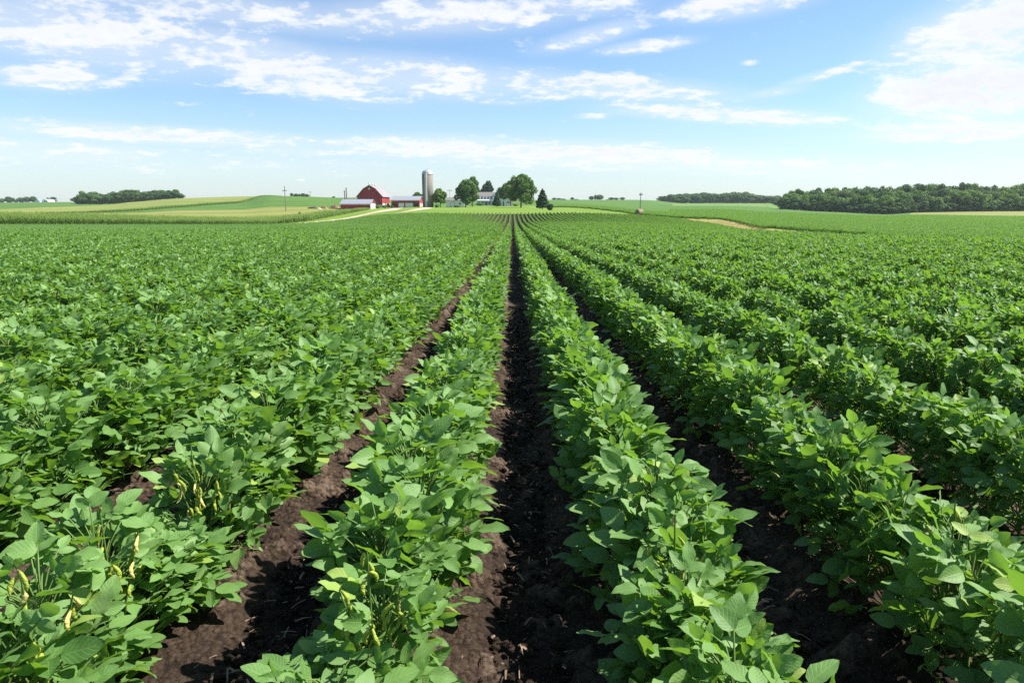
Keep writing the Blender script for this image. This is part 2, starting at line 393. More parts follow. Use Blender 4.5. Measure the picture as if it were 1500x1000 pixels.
for key, parts in regions.items():
    Vs = []; Fs = []; off = 0
    for r, (V, qs) in parts.items():
        q = np.concatenate(qs); u, inv = np.unique(q, return_inverse=True)
        Vs.append(V[u]); Fs.append(inv.reshape(q.shape) + off); off += len(u)
    o = mobj(GN[key], np_mesh(GN[key], np.concatenate(Vs), np.concatenate(Fs), M[key]))
    tag(o, kind='structure')

# near soil with real clods and furrow relief
def vnoise(x, y, seed):
    xi = np.floor(x).astype(int); yi = np.floor(y).astype(int); fx = x - xi; fy = y - yi
    fx = fx*fx*(3 - 2*fx); fy = fy*fy*(3 - 2*fy)
    def h(a, b):
        n = (a * 374761393 + b * 668265263 + seed * 1442695041) & 0x7fffffff
        n = ((n ^ (n >> 13)) * 1274126177) & 0x7fffffff
        return ((n ^ (n >> 16)) & 0xffff) / 65535.0
    return (h(xi, yi)*(1-fx) + h(xi+1, yi)*fx)*(1-fy) + (h(xi, yi+1)*(1-fx) + h(xi+1, yi+1)*fx)*fy
xs = np.concatenate([np.linspace(-45, -6, 26), np.linspace(-5.9, -1.4, 60), np.arange(-1.38, 1.62, 0.0125), np.linspace(1.64, 6, 60), np.linspace(6.2, 45, 26)])
ys = np.concatenate([np.linspace(-6, 0.9, 12), np.arange(0.95, 5.2, 0.0135), np.geomspace(5.22, SOILY, 110)])
XX, YY = np.meshgrid(xs, ys, indexing='ij')
fu = np.abs(((XX - ROW0) / SP + 0.5) % 1.0 - 0.5) * SP            # distance from the furrow line
nz = sum(a * vnoise(XX * f + 31, YY * f + 17, s) for f, a, s in ((3, .5, 1), (9, .35, 2), (22, .32, 3), (48, .2, 4)))
cl = np.clip(vnoise(XX*15 + 5, YY*15 + 9, 7) - 0.58, 0, 1) * 2.4
edge = np.clip((fu - 0.05) / 0.12, 0, 1)
amp = np.clip(1 - (YY - 6) / 10, 0.25, 1)
ZZ = ground(XX, YY) + amp * (0.026 * (nz - 0.7) + 0.075 * cl * (0.45 + edge) * vnoise(XX*40, YY*40, 8)) + 0.05 * edge - 0.02
ZZ = np.where(YY > SOILY - 0.7, ground(XX, YY) * (YY - SOILY + 0.7) / 0.7 + ZZ * (SOILY - YY) / 0.7, ZZ)
ids = np.arange(XX.size).reshape(XX.shape)
q = np.stack([ids[:-1, :-1], ids[1:, :-1], ids[1:, 1:], ids[:-1, 1:]], -1).reshape(-1, 4)
crust = np.clip(cl * 1.2 + (nz - 0.7) * 0.6 + 0.35 * edge, -0.5, 1.2)
tag(mobj('furrow_soil', np_mesh('furrow_soil', np.stack([XX, YY, ZZ], -1).reshape(-1, 3), q, M['soil'], attr={'crust': crust.ravel()})), kind='structure')

# ------------------------------------------------------------------ soybean plants
def unit(v): return v / (np.linalg.norm(v) + 1e-9)

LU = np.linspace(-1, 1, 5); LV = np.array([0, .1, .25, .42, .6, .78, .92, 1.0])
def leaflet_shape(L, W, r):
    """curved ovate leaflet pointing along +y, upper face +z"""
    U, V_ = np.meshgrid(LU, LV)
    w = W * 0.5 * np.sin(np.pi * np.clip(V_, 0, 1) ** 0.72) ** 0.72
    w = np.where(V_ < 0.01, 0.03 * W, np.where(V_ > 0.99, 0.004 * W, w))
    x = U * w
    fold = r.uniform(0.06, 0.38); droop = r.uniform(-0.05, 0.42); tw = r.uniform(-0.3, 0.3)
    y = L * V_ * (1 - 0.12 * droop * V_)
    z = fold * np.abs(x) - droop * L * V_ ** 2.0 * 0.7 + 0.025 * W * np.sin(V_ * 13 + r.uniform(0, 6)) * np.abs(U) * 2
    z = z + tw * x * V_
    return np.stack([x, y, z], -1).reshape(-1, 3), np.stack([U * 0.5 + 0.5, V_], -1).reshape(-1, 2)
nu, nv = len(LU), len(LV)
_i = np.arange(nu * nv).reshape(nv, nu)
LQ = np.stack([_i[:-1, :-1], _i[:-1, 1:], _i[1:, 1:], _i[1:, :-1]], -1).reshape(-1, 4)
# simple leaflet for distant crop
DQ = np.array([[0, 1, 2, 3], [0, 3, 4, 5]])
def leaflet_far(L, W, r):
    fo = r.uniform(0.1, 0.4) * W * 0.5; dr = r.uniform(0.05, 0.45) * L
    P = np.array([[0, 0, 0], [W*.5, L*.32, fo - dr*.1], [W*.3, L*.75, fo*.6 - dr*.5], [0, L, -dr], [-W*.3, L*.75, fo*.6 - dr*.5], [-W*.5, L*.32, fo - dr*.1]])
    return P, np.zeros((6, 2))

class Fol:
    def __init__(s): s.V = []; s.Q = []; s.UV = []; s.A = []; s.n = 0
    def add(s, P, Q, uv, a):
        s.V.append(P); s.Q.append(Q + s.n); s.UV.append(uv); s.A.append(np.full(len(P), a)); s.n += len(P)
    def mesh(s, name, mat):
        return np_mesh(name, np.concatenate(s.V), np.concatenate(s.Q), mat, uv=np.concatenate(s.UV), attr={'lv': np.concatenate(s.A)})

def frame(y, n):
    y = unit(y); x = unit(np.cross(y, n)); z = np.cross(x, y)
    return np.stack([x, y, z], 0)

def trifoliate(fol, c, head, nrm, size, r, far=False, lv=None):
    """three leaflets at the end of a petiole"""
    F = frame(head, nrm); lv0 = r.uniform(0, 1) if lv is None else lv
    for ang, off, k in ((0.0, 0.34, 1.0), (1.2, 0.06, 0.88), (-1.2, 0.06, 0.88)):
        L = size * k * r.uniform(0.80, 1.16); W = L * r.uniform(0.54, 0.70)
        a = ang + r.uniform(-0.28, 0.28)
        d = np.array([math.sin(a), math.cos(a), r.uniform(-0.45, 0.40)]); n = np.array([r.uniform(-.6, .6), r.uniform(-.35, .35), 1.0])
        G = frame(d, n)
        P, uv = (leaflet_far if far else leaflet_shape)(L, W, r)
        P = P @ G
        P = P + np.array([0, off * size, 0])
        P = P @ F + c
        fol.add(P, DQ if far else LQ, uv, np.clip(lv0 + r.uniform(-0.2, 0.2), 0, 1))

def tube(pts, rad, n=5):
    pts = [np.asarray(p, float) for p in pts]; V = []; Q = []
    for i, p in enumerate(pts):
        d = unit(pts[min(i+1, len(pts)-1)] - pts[max(i-1, 0)])
        a = unit(np.cross(d, [0.31, 0.92, 0.2])); b = np.cross(d, a)
        for k in range(n):
            t = 2*math.pi*k/n; V.append(p + (a*math.cos(t) + b*math.sin(t)) * rad[i])
    for i in range(len(pts) - 1):
        for k in range(n): Q.append([i*n + k, i*n + (k+1) % n, (i+1)*n + (k+1) % n, (i+1)*n + k])
    return np.array(V), np.array(Q)

def plant(seed, ntri=84, far=False, fol=None, stems=None, org=(0, 0, 0), open_side=None, H=0.445, RAD=0.158, size=0.066):
    """one bushy soybean plant; open_side = direction with thinner foliage"""
    r = np.random.default_rng(seed)
    own = fol is None
    fol = fol or Fol(); stems = stems if stems is not None else [[], [], 0]
    org = np.asarray(org, float)
    def add_tube(p, rad, n=5):
        V, Q = tube(p, rad, n); stems[0].append(V + org); stems[1].append(Q + stems[2]); stems[2] += len(V)
    H = H * r.uniform(0.9, 1.1)
    lean = r.uniform(-0.05, 0.05, 2)
    ax = lambda z: np.array([lean[0]*z/H, lean[1]*z/H, z])
    if not far:
        add_tube([ax(-0.03), ax(0.15), ax(0.3), ax(H*0.86)], [0.0055, 0.005, 0.004, 0.002])
    for i in range(ntri):
        u = (i + r.uniform(0, 1)) / ntri
        phi = i * 2.399 + r.uniform(-0.5, 0.5)
        z = 0.10 + (H - 0.10) * (u ** 0.72) + r.uniform(-0.02, 0.02)
        zz = z / H
        Rz = RAD * (0.62 + 1.3*zz - 1.62*zz*zz) * 1.12
        rad = Rz * r.uniform(0.45, 0.96) + 0.015
        out = np.array([math.cos(phi), math.sin(phi), 0.0])
        if open_side is not None and z > 0.14:
            if float(out[:2] @ np.asarray(open_side)) > 0.2 and r.uniform() < 0.72: continue
        c = ax(z) + out * rad
        steep = np.clip(1.05 - zz, 0, 1)
        head = out * r.uniform(0.45, 0.9) + np.array([r.uniform(-.45, .45), r.uniform(-.45, .45), r.uniform(-0.05, 0.65) + 0.5*(zz-0.45)])
        nrm = np.array([0, 0, 1.0]) + out * (0.20 + 0.70*steep) * r.uniform(0.3, 1.2) + r.normal(0, 0.38, 3)
        s = size * r.uniform(0.66, 1.25) * (0.72 if zz > 0.93 and r.uniform() < .6 else 1.0)
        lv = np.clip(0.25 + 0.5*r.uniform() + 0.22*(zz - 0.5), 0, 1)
        if r.uniform() < 0.03: lv = 1.0
        trifoliate(fol, c + org, head, nrm, s, r, far, lv)
        if not far:
            z0 = max(0.06, z - r.uniform(0.07, 0.15)); a = ax(min(z0, H*0.85))
            mid = a*0.5 + c*0.5 + np.array([0, 0, 0.02])
            F = frame(head, nrm); e = c + np.array([0, 0.30*s, 0]) @ F
            add_tube([a, mid, c, e], [0.0024, 0.0021, 0.0018, 0.0012], 4)
    return fol, stems

def stem_mesh(name, stems): return np_mesh(name, np.concatenate(stems[0]), np.concatenate(stems[1]), M['stem'])

NVAR = 16
fol_me, stem_me = [], []
for i in range(NVAR):
    f, s = plant(100 + i)
    fol_me.append(f.mesh('soybean_foliage', M['leaf'])); stem_me.append(stem_mesh('soybean_stem', s))

def join_proto(name, fm, sm):
    bm = bmesh.new(); bm.from_mesh(fm)
    nfa = len(bm.faces); bm.from_mesh(sm); bm.faces.ensure_lookup_table()
    for f in bm.faces[nfa:]: f.material_index = 1
    me = bpy.data.meshes.new(name); bm.to_mesh(me); bm.free()
    me.materials.append(M['leaf']); me.materials.append(M['stem'])
    return bpy.data.objects.new(name, me)
def proto_col(name, obs):
    c = bpy.data.collections.new(name)
    for o in obs: c.objects.link(o)
    return c
near_col = proto_col('soybean_kinds', [join_proto('soybean_kind_%02d' % i, a, b) for i, (a, b) in enumerate(zip(fol_me, stem_me))])

# distant crop comes in 1.5 m lengths of row
CH = 1.5
def row_length(seed, size=0.090, H=0.47, RAD=0.140, ntri=36):
    fol = Fol(); r = np.random.default_rng(seed); y = 0.0; k = 0
    while y < CH - 0.05:
        plant(seed*50 + k, ntri, True, fol, None, (r.uniform(-.03, .03), y - CH/2 + 0.1, 0), None, H*r.uniform(.9, 1.08), RAD, size)
        y += 0.185; k += 1
    return fol
far_col = proto_col('soybean_lengths', [bpy.data.objects.new('soybean_length_%02d' % i, row_length(40 + i).mesh('soybean_length', M['leaf_far'])) for i in range(6)])

def instancer(name, pts, rots, scls, idx, coll):
    me = bpy.data.meshes.new(name)
    me.from_pydata([tuple(p) for p in pts], [], [])
    for nm, typ, fld, dat in (('rot', 'FLOAT_VECTOR', 'vector', rots), ('scl', 'FLOAT_VECTOR', 'vector', scls), ('idx', 'INT', 'value', idx)):
        a = me.attributes.new(nm, typ, 'POINT'); a.data.foreach_set(fld, np.asarray(dat).ravel())
    o = mobj(name, me)
    ng = bpy.data.node_groups.new(name + '_spread', 'GeometryNodeTree')
    ng.interface.new_socket('Geometry', in_out='INPUT', socket_type='NodeSocketGeometry')
    ng.interface.new_socket('Geometry', in_out='OUTPUT', socket_type='NodeSocketGeometry')
    gi = ng.nodes.new('NodeGroupInput'); go = ng.nodes.new('NodeGroupOutput')
    ci = ng.nodes.new('GeometryNodeCollectionInfo'); ci.inputs['Collection'].default_value = coll
    ci.inputs['Separate Children'].default_value = True; ci.inputs['Reset Children'].default_value = True
    ip = ng.nodes.new('GeometryNodeInstanceOnPoints'); ip.inputs['Pick Instance'].default_value = True
    L = ng.links.new
    L(gi.outputs[0], ip.inputs['Points']); L(ci.outputs[0], ip.inputs['Instance'])
    for nm, dt, sock in (('rot', 'FLOAT_VECTOR', 'Rotation'), ('scl', 'FLOAT_VECTOR', 'Scale'), ('idx', 'INT', 'Instance Index')):
        a = ng.nodes.new('GeometryNodeInputNamedAttribute'); a.data_type = dt; a.inputs['Name'].default_value = nm
        L(a.outputs['Attribute'], ip.inputs[sock])
    L(ip.outputs[0], go.inputs[0])
    md = o.modifiers.new('spread', 'NODES'); md.node_group = ng
    return o

def project(X, Y, Z):
    D = Y * CT + (EYE - Z) * ST; U = Y * ST - (EYE - Z) * CT
    return 750 + FPX * X / D, 500 - FPX * U / D

# every plant of the near rows: (row, x, y, scale, turn, kind)
NEARY = 24.0
plants = []
for k in range(-32, 32):
    x0 = ROW0 + SP * (k + 0.5)
    wide = {-2: 1.14, -1: 1.12, 0: 1.10, 1: 1.02}.get(k, (1.16 if k > -7 else 1.08) if k < 0 else 0.95)
    y = 0.72 + random.uniform(0, 0.17)
    while y < NEARY:
        if abs(x0) < 0.98 * y + 1.3:
            plants.append((k, x0 + random.gauss(0, 0.022), y, random.uniform(0.88, 1.12), wide, random.uniform(0, 6.283), random.randrange(NVAR)))
        y += random.uniform(0.145, 0.20)
PX_ = []
for p in plants:
    z = gz(p[1], p[2]) + 0.3
    px, py = project(p[1], p[2], z)
    d = math.hypot(p[1], p[2])
    PX_.append((px, py, d))
inview = [i for i, (px, py, d) in enumerate(PX_) if -25 < px < 1525 and py < 1060]
inview.sort(key=lambda i: PX_[i][2])
single = set(inview[:296])

# plants that open up and show their pods: picture position of the pods
POD_AT = [(150, 838, 'k'), (52, 925, 'k'), (297, 742, 'k'), (560, 885, 'k'), (965, 860, 'k'), (1385, 835, 'k'), (1475, 945, 'k')]
pod_plants = {}
for (ppx, ppy, _) in POD_AT:
    best = min((i for i in single if i not in pod_plants), key=lambda i: (PX_[i][0] - ppx)**2 + (PX_[i][1] - ppy + 5)**2)
    pod_plants[best] = (ppx, ppy)

low = set()
for i in list(pod_plants)[:4]:
    k, x, y = plants[i][:3]
    c = [j for j in single if plants[j][0] == k and y - 0.62 < plants[j][2] < y and j not in pod_plants]
    low.update(c)

ORD = ['first', 'second', 'third', 'fourth', 'fifth', 'sixth', 'seventh', 'eighth', 'ninth', 'tenth', 'eleventh', 'twelfth', 'thirteenth', 'fourteenth', 'fifteenth', 'sixteenth', 'seventeenth', 'eighteenth', 'nineteenth']
TENS = ['', '', 'twenty', 'thirty', 'forty', 'fifty']
def ordinal(n):
    if n <= 19: return ORD[n-1]
    t, u = divmod(n, 10)
    return TENS[t] + '-' + ORD[u-1] if u else TENS[t][:-1] + 'ieth'
ROWN = {0: 'row just right of centre furrow', -1: 'row just left of centre furrow'}
def rowname(k):
    if k in ROWN: return ROWN[k]
    return '%s row %s of centre furrow' % (ordinal(k + 1 if k >= 0 else -k), 'right' if k >= 0 else 'left')

def pod_mesh(seed, mat):
    r = np.random.default_rng(seed); L = r.uniform(0.038, 0.050); n = 12
    pts, rad = [], []
    for i in range(n + 1):
        u = i / n
        pts.append([0.012 * math.sin(u * 2.6) * r.uniform(0.9, 1.1), 0.004 * u, -L * u])
        e = math.sin(math.pi * min(1, u * 0.97 + 0.02)) ** 0.55
        rad.append(max(0.0006, 0.0064 * e * (0.90 + 0.10 * math.cos((u * 3 - 0.5) * 2 * math.pi))))
    V, Q = tube(pts, rad, 8)
    V[:, 1] *= 0.72
    return np_mesh('soybean_pod', V, Q, mat)
pods = [pod_mesh(i, M['pod']) for i in range(5)] + [pod_mesh(20 + i, M['drypod']) for i in range(3)]

order = {}
for i in sorted(single, key=lambda i: plants[i][2]):
    k, x, y, s, w, rot, var = plants[i]
    z = gz(x, y) - 0.01
    order[k] = order.get(k, 0) + 1
    root = empty('soybean_plant', (x, y, z), rot)
    root.scale = (s * w, s * w, s * 0.58) if i in low else (s * w, s * w, s)
    look = 'bushy soybean plant'
    if i in pod_plants:
        root.rotation_euler = (0, 0, 0); root.scale = (1, 1, 1)
        to = np.array([-x, -y]); to /= np.linalg.norm(to)
        f, st = plant(500 + i, 84, open_side=to)
        rs = np.random.default_rng(700 + i); stalks = []
        for j in range(4):
            a = math.atan2(to[1], to[0]) + (-0.55, 0.5, 0.05, -0.15)[j] + rs.uniform(-.1, .1); q_ = (0.15, 0.14, 0.20, 0.10)[j]
            S = np.array([0.05*math.cos(a), 0.05*math.sin(a), 0.22]); T = np.array([q_*math.cos(a), q_*math.sin(a), (0.46, 0.45, 0.42, 0.53)[j]]); stalks.append((S, T))
            V, Q = tube([[0, 0, 0], S, T], [0.004, 0.0035, 0.002], 5); st[0].append(V); st[1].append(Q + st[2]); st[2] += len(V)
        mobj('foliage', f.mesh('soybean_foliage', M['leaf']), root); mobj('stem', stem_mesh('soybean_stem', st), root)
        r = np.random.default_rng(900 + i)
        for j in range(28):
            po = mobj('pod', pods[r.integers(0, 5) if r.uniform() < 0.88 else r.integers(5, 8)], root)
            S, T = stalks[j % 4]; u = r.uniform(0.25, 1.0); c = S * (1 - u) + T * u
            po.location = (c[0] + r.uniform(-.008, .008), c[1] + r.uniform(-.008, .008), c[2])
            po.rotation_euler = (r.uniform(-.4, .4), r.uniform(-.4, .4), r.uniform(0, 6.28))
            po.scale = (r.uniform(0.88, 1.12),) * 3
        look = 'soybean plant with yellow pods'
    else:
        mobj('foliage', fol_me[var], root); mobj('stem', stem_me[var], root)
    tag(root, '%s, %s from near end of %s' % (look, ordinal(order[k]), rowname(k)), 'soybean plant', 'soybean plants in the near rows')

# the remaining crop
pts, rots, scls, idx = [], [], [], []
for i, (k, x, y, s, w, rot, var) in enumerate(plants):
    if i in single: continue
    pts.append((x, y, gz(x, y) - 0.01)); rots.append((0, 0, rot)); scls.append((s*w, s*w, s)); idx.append(var)
tag(instancer('soybean_crop', pts, rots, scls, idx, near_col), 'dense green soybean rows of the middle distance beyond the nearest plants', 'soybean crop', kind='stuff')

def slope_rot(X, Y, step, dirx, diry):
    return math.atan2(gz(X + dirx*step/2, Y + diry*step/2) - gz(X - dirx*step/2, Y - diry*step/2), step)

pts, rots, scls, idx = [], [], [], []
soyedge = lambda X, Y: float(np.interp(750 + FE * X / Y, BPX, B0))
for k in range(-170, 170):
    x0 = ROW0 + SP * (k + 0.5); y = NEARY + CH/2
    w0 = {-2: 1.08, -1: 1.10, 0: 1.08, 1: 1.0}.get(k, 1.02 if k < 0 else 0.93)
    while y < 162:
        if abs(x0) < 0.86 * y + 2 and y + 0.4 < soyedge(x0, y):
            pts.append((x0 + random.gauss(0, 0.03), y, gz(x0, y) - 0.01))
            flip = random.random() < 0.5
            pit = slope_rot(x0, y, CH, 0, 1)
            rots.append((-pit if flip else pit, 0, math.pi if flip else 0.0))
            w = w0 * random.uniform(0.94, 1.06)
            w = np.interp(y, [45, 95], [w, 0.52 * random.uniform(0.94, 1.06)])
            scls.append((w, 1.0, random.uniform(0.9, 1.1) * np.interp(y, [60, 105], [1.0, 0.72]))); idx.append(random.randrange(6))
        y += CH
tag(instancer('far_soybean_crop', pts, rots, scls, idx, far_col), 'soybean rows running over the rise up to the farmyard lawn', 'soybean crop', kind='stuff')

# the neighbouring crop beyond the grass strip, drilled across our rows
pts, rots, scls, idx = [], [], [], []
y = 44.0
while y < 300:
    sp = 0.62 if y < 130 else 0.9
    x = 0.04 * y
    while x < 0.86 * y + 3:
        px = 750 + FE * x / y
        e = float(np.interp(px, BPX, B1))
        lim = 300 if px > 985 else min(300, e + 60)
        if px > 803 and e + 0.3 < y < lim:
            pts.append((x + random.uniform(-.2, .2), y + random.uniform(-.12, .12), gz(x, y) - 0.01))
            roll = slope_rot(x, y, CH, 1, 0)
            rots.append((roll, 0, -math.pi/2)); scls.append((1.25 * (1.35 if sp > 0.7 else 1), 1.05, random.uniform(0.85, 1.1))); idx.append(random.randrange(6))
        x += CH * 1.0
    y += sp
tag(instancer('neighbour_crop', pts, rots, scls, idx, far_col), 'level green crop beyond the grass strip on the gentle slope', 'crop', kind='stuff')

# corn: stalks with arching blades, in 2 m lengths
def corn_length(seed):
    r = np.random.default_rng(seed); fol = Fol()
    for k in range(11):
        b = np.array([r.uniform(-.12, .12), -1.0 + k*0.19 + r.uniform(-.04, .04), 0]); H = r.uniform(1.65, 2.05)
        V, Q = tube([b, b + [0, 0, H*.5], b + [0, 0, H]], [0.016, 0.013, 0.006], 4)
        fol.add(V, Q, np.zeros((len(V), 2)), 0.6)
        for j in range(4):
            a = j*1.6 + k; e = b + [0.10*math.cos(a), 0.10*math.sin(a), H + r.uniform(.12, .24)]
            V, Q = tube([b + [0, 0, H - .03], e], [0.012, 0.006], 3); fol.add(V, Q, np.zeros((len(V), 2)), 0.97 if r.uniform() < .4 else .9)
        for j in range(11):
            z = 0.25 + (H - 0.3) * j / 10; a = j * math.pi + r.uniform(-.7, .7) + k
            o = np.array([math.cos(a), math.sin(a), 0]); sd = np.array([-o[1], o[0], 0]); L = r.uniform(0.45, 0.75); P = []
            for u in (0, .35, .7, 1.0):
                c = b + np.array([0, 0, z]) + o*L*u*0.8 + np.array([0, 0, L*(0.75*u - 0.95*u*u)])
                w = 0.045 * (1 - 0.85*u*u)
                P += [c - sd*w, c + sd*w + [0, 0, 0.01]]
            fol.add(np.array(P), np.array([[0, 1, 3, 2], [2, 3, 5, 4], [4, 5, 7, 6]]), np.zeros((8, 2)), r.uniform(0, 0.95))
    return fol
corn_col = proto_col('corn_lengths', [bpy.data.objects.new('corn_length_%02d' % i, corn_length(70 + i).mesh('corn_length', M['corn'])) for i in range(5)])
CPX = [-300, 0, 350, 400, 450, 480, 510, 537]
CY0 = [143, 143, 144, 147, 160, 179, 206, 236]
CY1 = [160, 160, 162, 167, 178, 194, 214, 238]
def corn_patch(name, rows, label):
    pts, rots, scls, idx = [], [], [], []
    for (px, Y, hs) in rows:
        g = place(px, Y)
        pts.append((g.x, g.y, g.z - 0.02)); rots.append((0, 0, math.pi/2 + random.uniform(-.15, .15))); scls.append((1, 1, hs * random.uniform(0.78, 1.12))); idx.append(random.randrange(5))
    tag(instancer(name, pts, rots, scls, idx, corn_col), label, 'corn', kind='stuff')
rows = []
for v in np.arange(0, 1.0001, 1/15):
    px = -60.0
    while px < 537:
        Y = np.interp(px, CPX, CY0) * (1 - v) + np.interp(px, CPX, CY1) * v
        rows.append((px, Y, float(np.interp(px, [0, 190, 270, 350, 400, 450, 480, 510, 537], [0.98, 0.74, 0.62, 0.56, 0.52, 0.62, 0.70, 0.55, 0.40])))); px += 1.7 / (Y * CT / 1000)
corn_patch('corn_strip', rows, 'strip of tall yellowish green corn along the far left field edge')
rows = []
for v in np.linspace(0, 1, 6):
    px = 70.0
    while px < 412:
        Y = float(np.interp(px, BPX, B3)) - 1 + 7 * v
        rows.append((px, Y, float(np.interp(px, [70, 200, 360, 385, 412], [0.3, 0.62, 0.66, 0.45, 0.2])))); px += 1.7 / (Y * CT / 1000)
corn_patch('contour_corn_strip', rows, 'thin dark green crop strip curving up the pale hillside')

# ------------------------------------------------------------------ dirt track
def track(name, pts, w0, w1, label):
    P = [place(px, Y) for px, Y in pts]
    d = [0]
    for a, b in zip(P, P[1:]): d.append(d[-1] + (b - a).length)
    s = np.arange(0, d[-1], 0.8)
    xs_ = pchip(d, [p.x for p in P], s); ys_ = pchip(d, [p.y for p in P], s)
    dx = np.gradient(xs_); dy = np.gradient(ys_); l = np.hypot(dx, dy); nx, ny = -dy/l, dx/l
    V = []; n = len(s)
    W = np.interp(s, [0, d[-1]], [w0, w1])
    for e in np.linspace(-1, 1, 5):
        wob = 0.18 * np.sin(s * 0.9 + e * 5) * abs(e)
        X = xs_ + nx*(W*0.5*e + wob); Y = ys_ + ny*(W*0.5*e + wob)
        V.append(np.stack([X, Y, ground(X, Y) + 0.05 - 0.03*abs(e)], -1))
    V = np.stack(V, 1); idx = np.arange(n*5).reshape(n, 5)
    q = np.stack([idx[:-1, :-1], idx[1:, :-1], idx[1:, 1:], idx[:-1, 1:]], -1).reshape(-1, 4)
    tag(mobj(name, np_mesh(name, V.reshape(-1, 3), q, M['track'])), kind='structure')
track('path', [(340, 141.5), (370, 142), (420, 148), (480, 160), (520, 176), (550, 195), (566, 215), (576, 240), (581, 262), (583, 286)], 3.2, 4.5, 'track')
track('path', [(586, 169), (600, 180), (612, 205), (622, 240), (628, 272)], 3.2, 4.0, 'track')

# ------------------------------------------------------------------ trees
def crown_mesh(seed, lobes, n, leaf, mat, droop=0.0):
    """leaf clumps spread through the outer volume of the given lobes (x,y,z,rx,ry,rz)"""
    r = np.random.default_rng(seed)
    vol = np.array([l[3]*l[4] + l[4]*l[5] + l[3]*l[5] for l in lobes]); cnt = (vol / vol.sum() * n).astype(int)
    Vs, As = [], []
    lob = np.array(lobes)
    for l, c in zip(lobes, cnt):
        d = r.normal(size=(c, 3)); d /= np.linalg.norm(d, axis=1)[:, None]
        rad = 1 - np.abs(r.normal(0, 0.17, c)); rad *= 1 + 0.16*np.sin(d[:, 0]*7 + l[0]*3) * np.cos(d[:, 2]*6 + l[1]*3) + 0.10*np.sin(d[:, 1]*13 + l[2]*5)*np.sin(d[:, 2]*11 + l[0])
        p = d * rad[:, None] * np.array(l[3:]) + np.array(l[:3])
        # drop the clumps buried deep in another lobe
        q = (p[:, None, :] - lob[None, :, :3]) / lob[None, :, 3:]
        keep = (np.linalg.norm(q, axis=2).min(1) > 0.55)
        p, d = p[keep], d[keep]; c = len(p)
        nm = d + r.normal(0, 0.33, (c, 3)) + [0, 0, 0.30]; nm /= np.linalg.norm(nm, axis=1)[:, None]
        a = np.cross(nm, r.normal(size=(c, 3))); a /= np.linalg.norm(a, axis=1)[:, None]; b = np.cross(nm, a)
        s = leaf * r.uniform(0.6, 1.35, c)[:, None]
        lv = np.clip(0.5 + r.normal(0, 0.2, c) + 0.25*np.sin(p[:, 0]*0.9 + p[:, 2]*0.7 + l[2]), 0, 0.95)
        bend = nm * s * -0.35
        quad = np.stack([p - a*s + bend, p - b*s*0.62, p + a*s + bend, p + b*s*0.62], 1)
        Vs.append(quad.reshape(-1, 3)); As.append(np.repeat(lv, 4))
    V = np.concatenate(Vs); A = np.concatenate(As)
    return np_mesh('crown', V, np.arange(len(V)).reshape(-1, 4), mat, smooth=False, attr={'lv': A}, uv=np.zeros((len(V), 2)))

def trunk_mesh(seed, h, r0, ends):
    r = np.random.default_rng(seed); Vs, Qs, n = [], [], 0
    def add(p, rad, k=8):
        nonlocal n
        V, Q = tube(p, rad, k); Vs.append(V); Qs.append(Q + n); n += len(V)
    top = np.array([r.uniform(-.3, .3), r.uniform(-.3, .3), h])
    add([[0, 0, -0.4], [0, 0, 0.3], top*0.5, top], [r0*1.5, r0*1.1, r0*0.9, r0*0.5])
    for e in ends:
        e = np.array(e); s = top * r.uniform(0.5, 0.95)
        add([s, s*0.45 + e*0.55 + [0, 0, -0.1*abs(e[2] - s[2])], e], [r0*0.5, r0*0.33, r0*0.1], 6)
    return np_mesh('trunk', np.concatenate(Vs), np.concatenate(Qs), M['bark'])

def broad_lobes(seed, h, w, base=0.14, k=16):
    """irregular rounded crown of height h and width w"""
    r = np.random.default_rng(seed); L = [(0, 0, h*0.54, w*0.27, w*0.27, h*0.31)]
    for i in range(k):
        a = i * 2.4 + r.uniform(-.4, .4); z = h * (base + 0.16 + (0.62 - base) * ((i + 0.5) / k)) + r.uniform(-.04, .04)*h
        env = math.sin(math.pi * np.clip((z/h - base*0.3) / (1.05 - base*0.3), 0.05, 0.97)) ** 0.7
        rr = w * 0.5 * env * r.uniform(0.48, 0.95); s = w * r.uniform(0.11, 0.23)
        L.append((rr*math.cos(a), rr*math.sin(a), z, s, s, s * r.uniform(0.75, 1.15)))
    L.append((r.uniform(-.1, .1)*w, r.uniform(-.1, .1)*w, h*0.84, w*0.27, w*0.27, h*0.15))
    return L

def make_tree(name, loc, lobes, n, leaf, mat, trunk_h, trunk_r, seed, label, cat='tree', group=None, rz=0.0):
    root = empty(name, loc, rz)
    mobj('crown', crown_mesh(seed, lobes, n, leaf, mat), root)
    ends = [l[:3] for l in lobes[1:7]]
    mobj('trunk', trunk_mesh(seed, trunk_h, trunk_r, ends), root)
    return tag(root, label, cat, group)

def top_h(px, Y, top):   # height that reaches picture row top
    g = place(px, Y); return zrow(Y, top) - g.z
mpx = lambda Y: Y * CT / 1000

def farm_tree(name, px, Y, wpx, top, seed, label, mat='tree', n=5200, leaf=0.34, base=0.14, trunk=None, k=17, lobes=None):
    g = place(px, Y); h = top_h(px, Y, top); w = wpx * mpx(Y)
    return make_tree(name, g, lobes(h, w) if lobes else broad_lobes(seed, h, w, base, k), n, leaf, M[mat], h*0.5, trunk or h*0.022, seed, label)

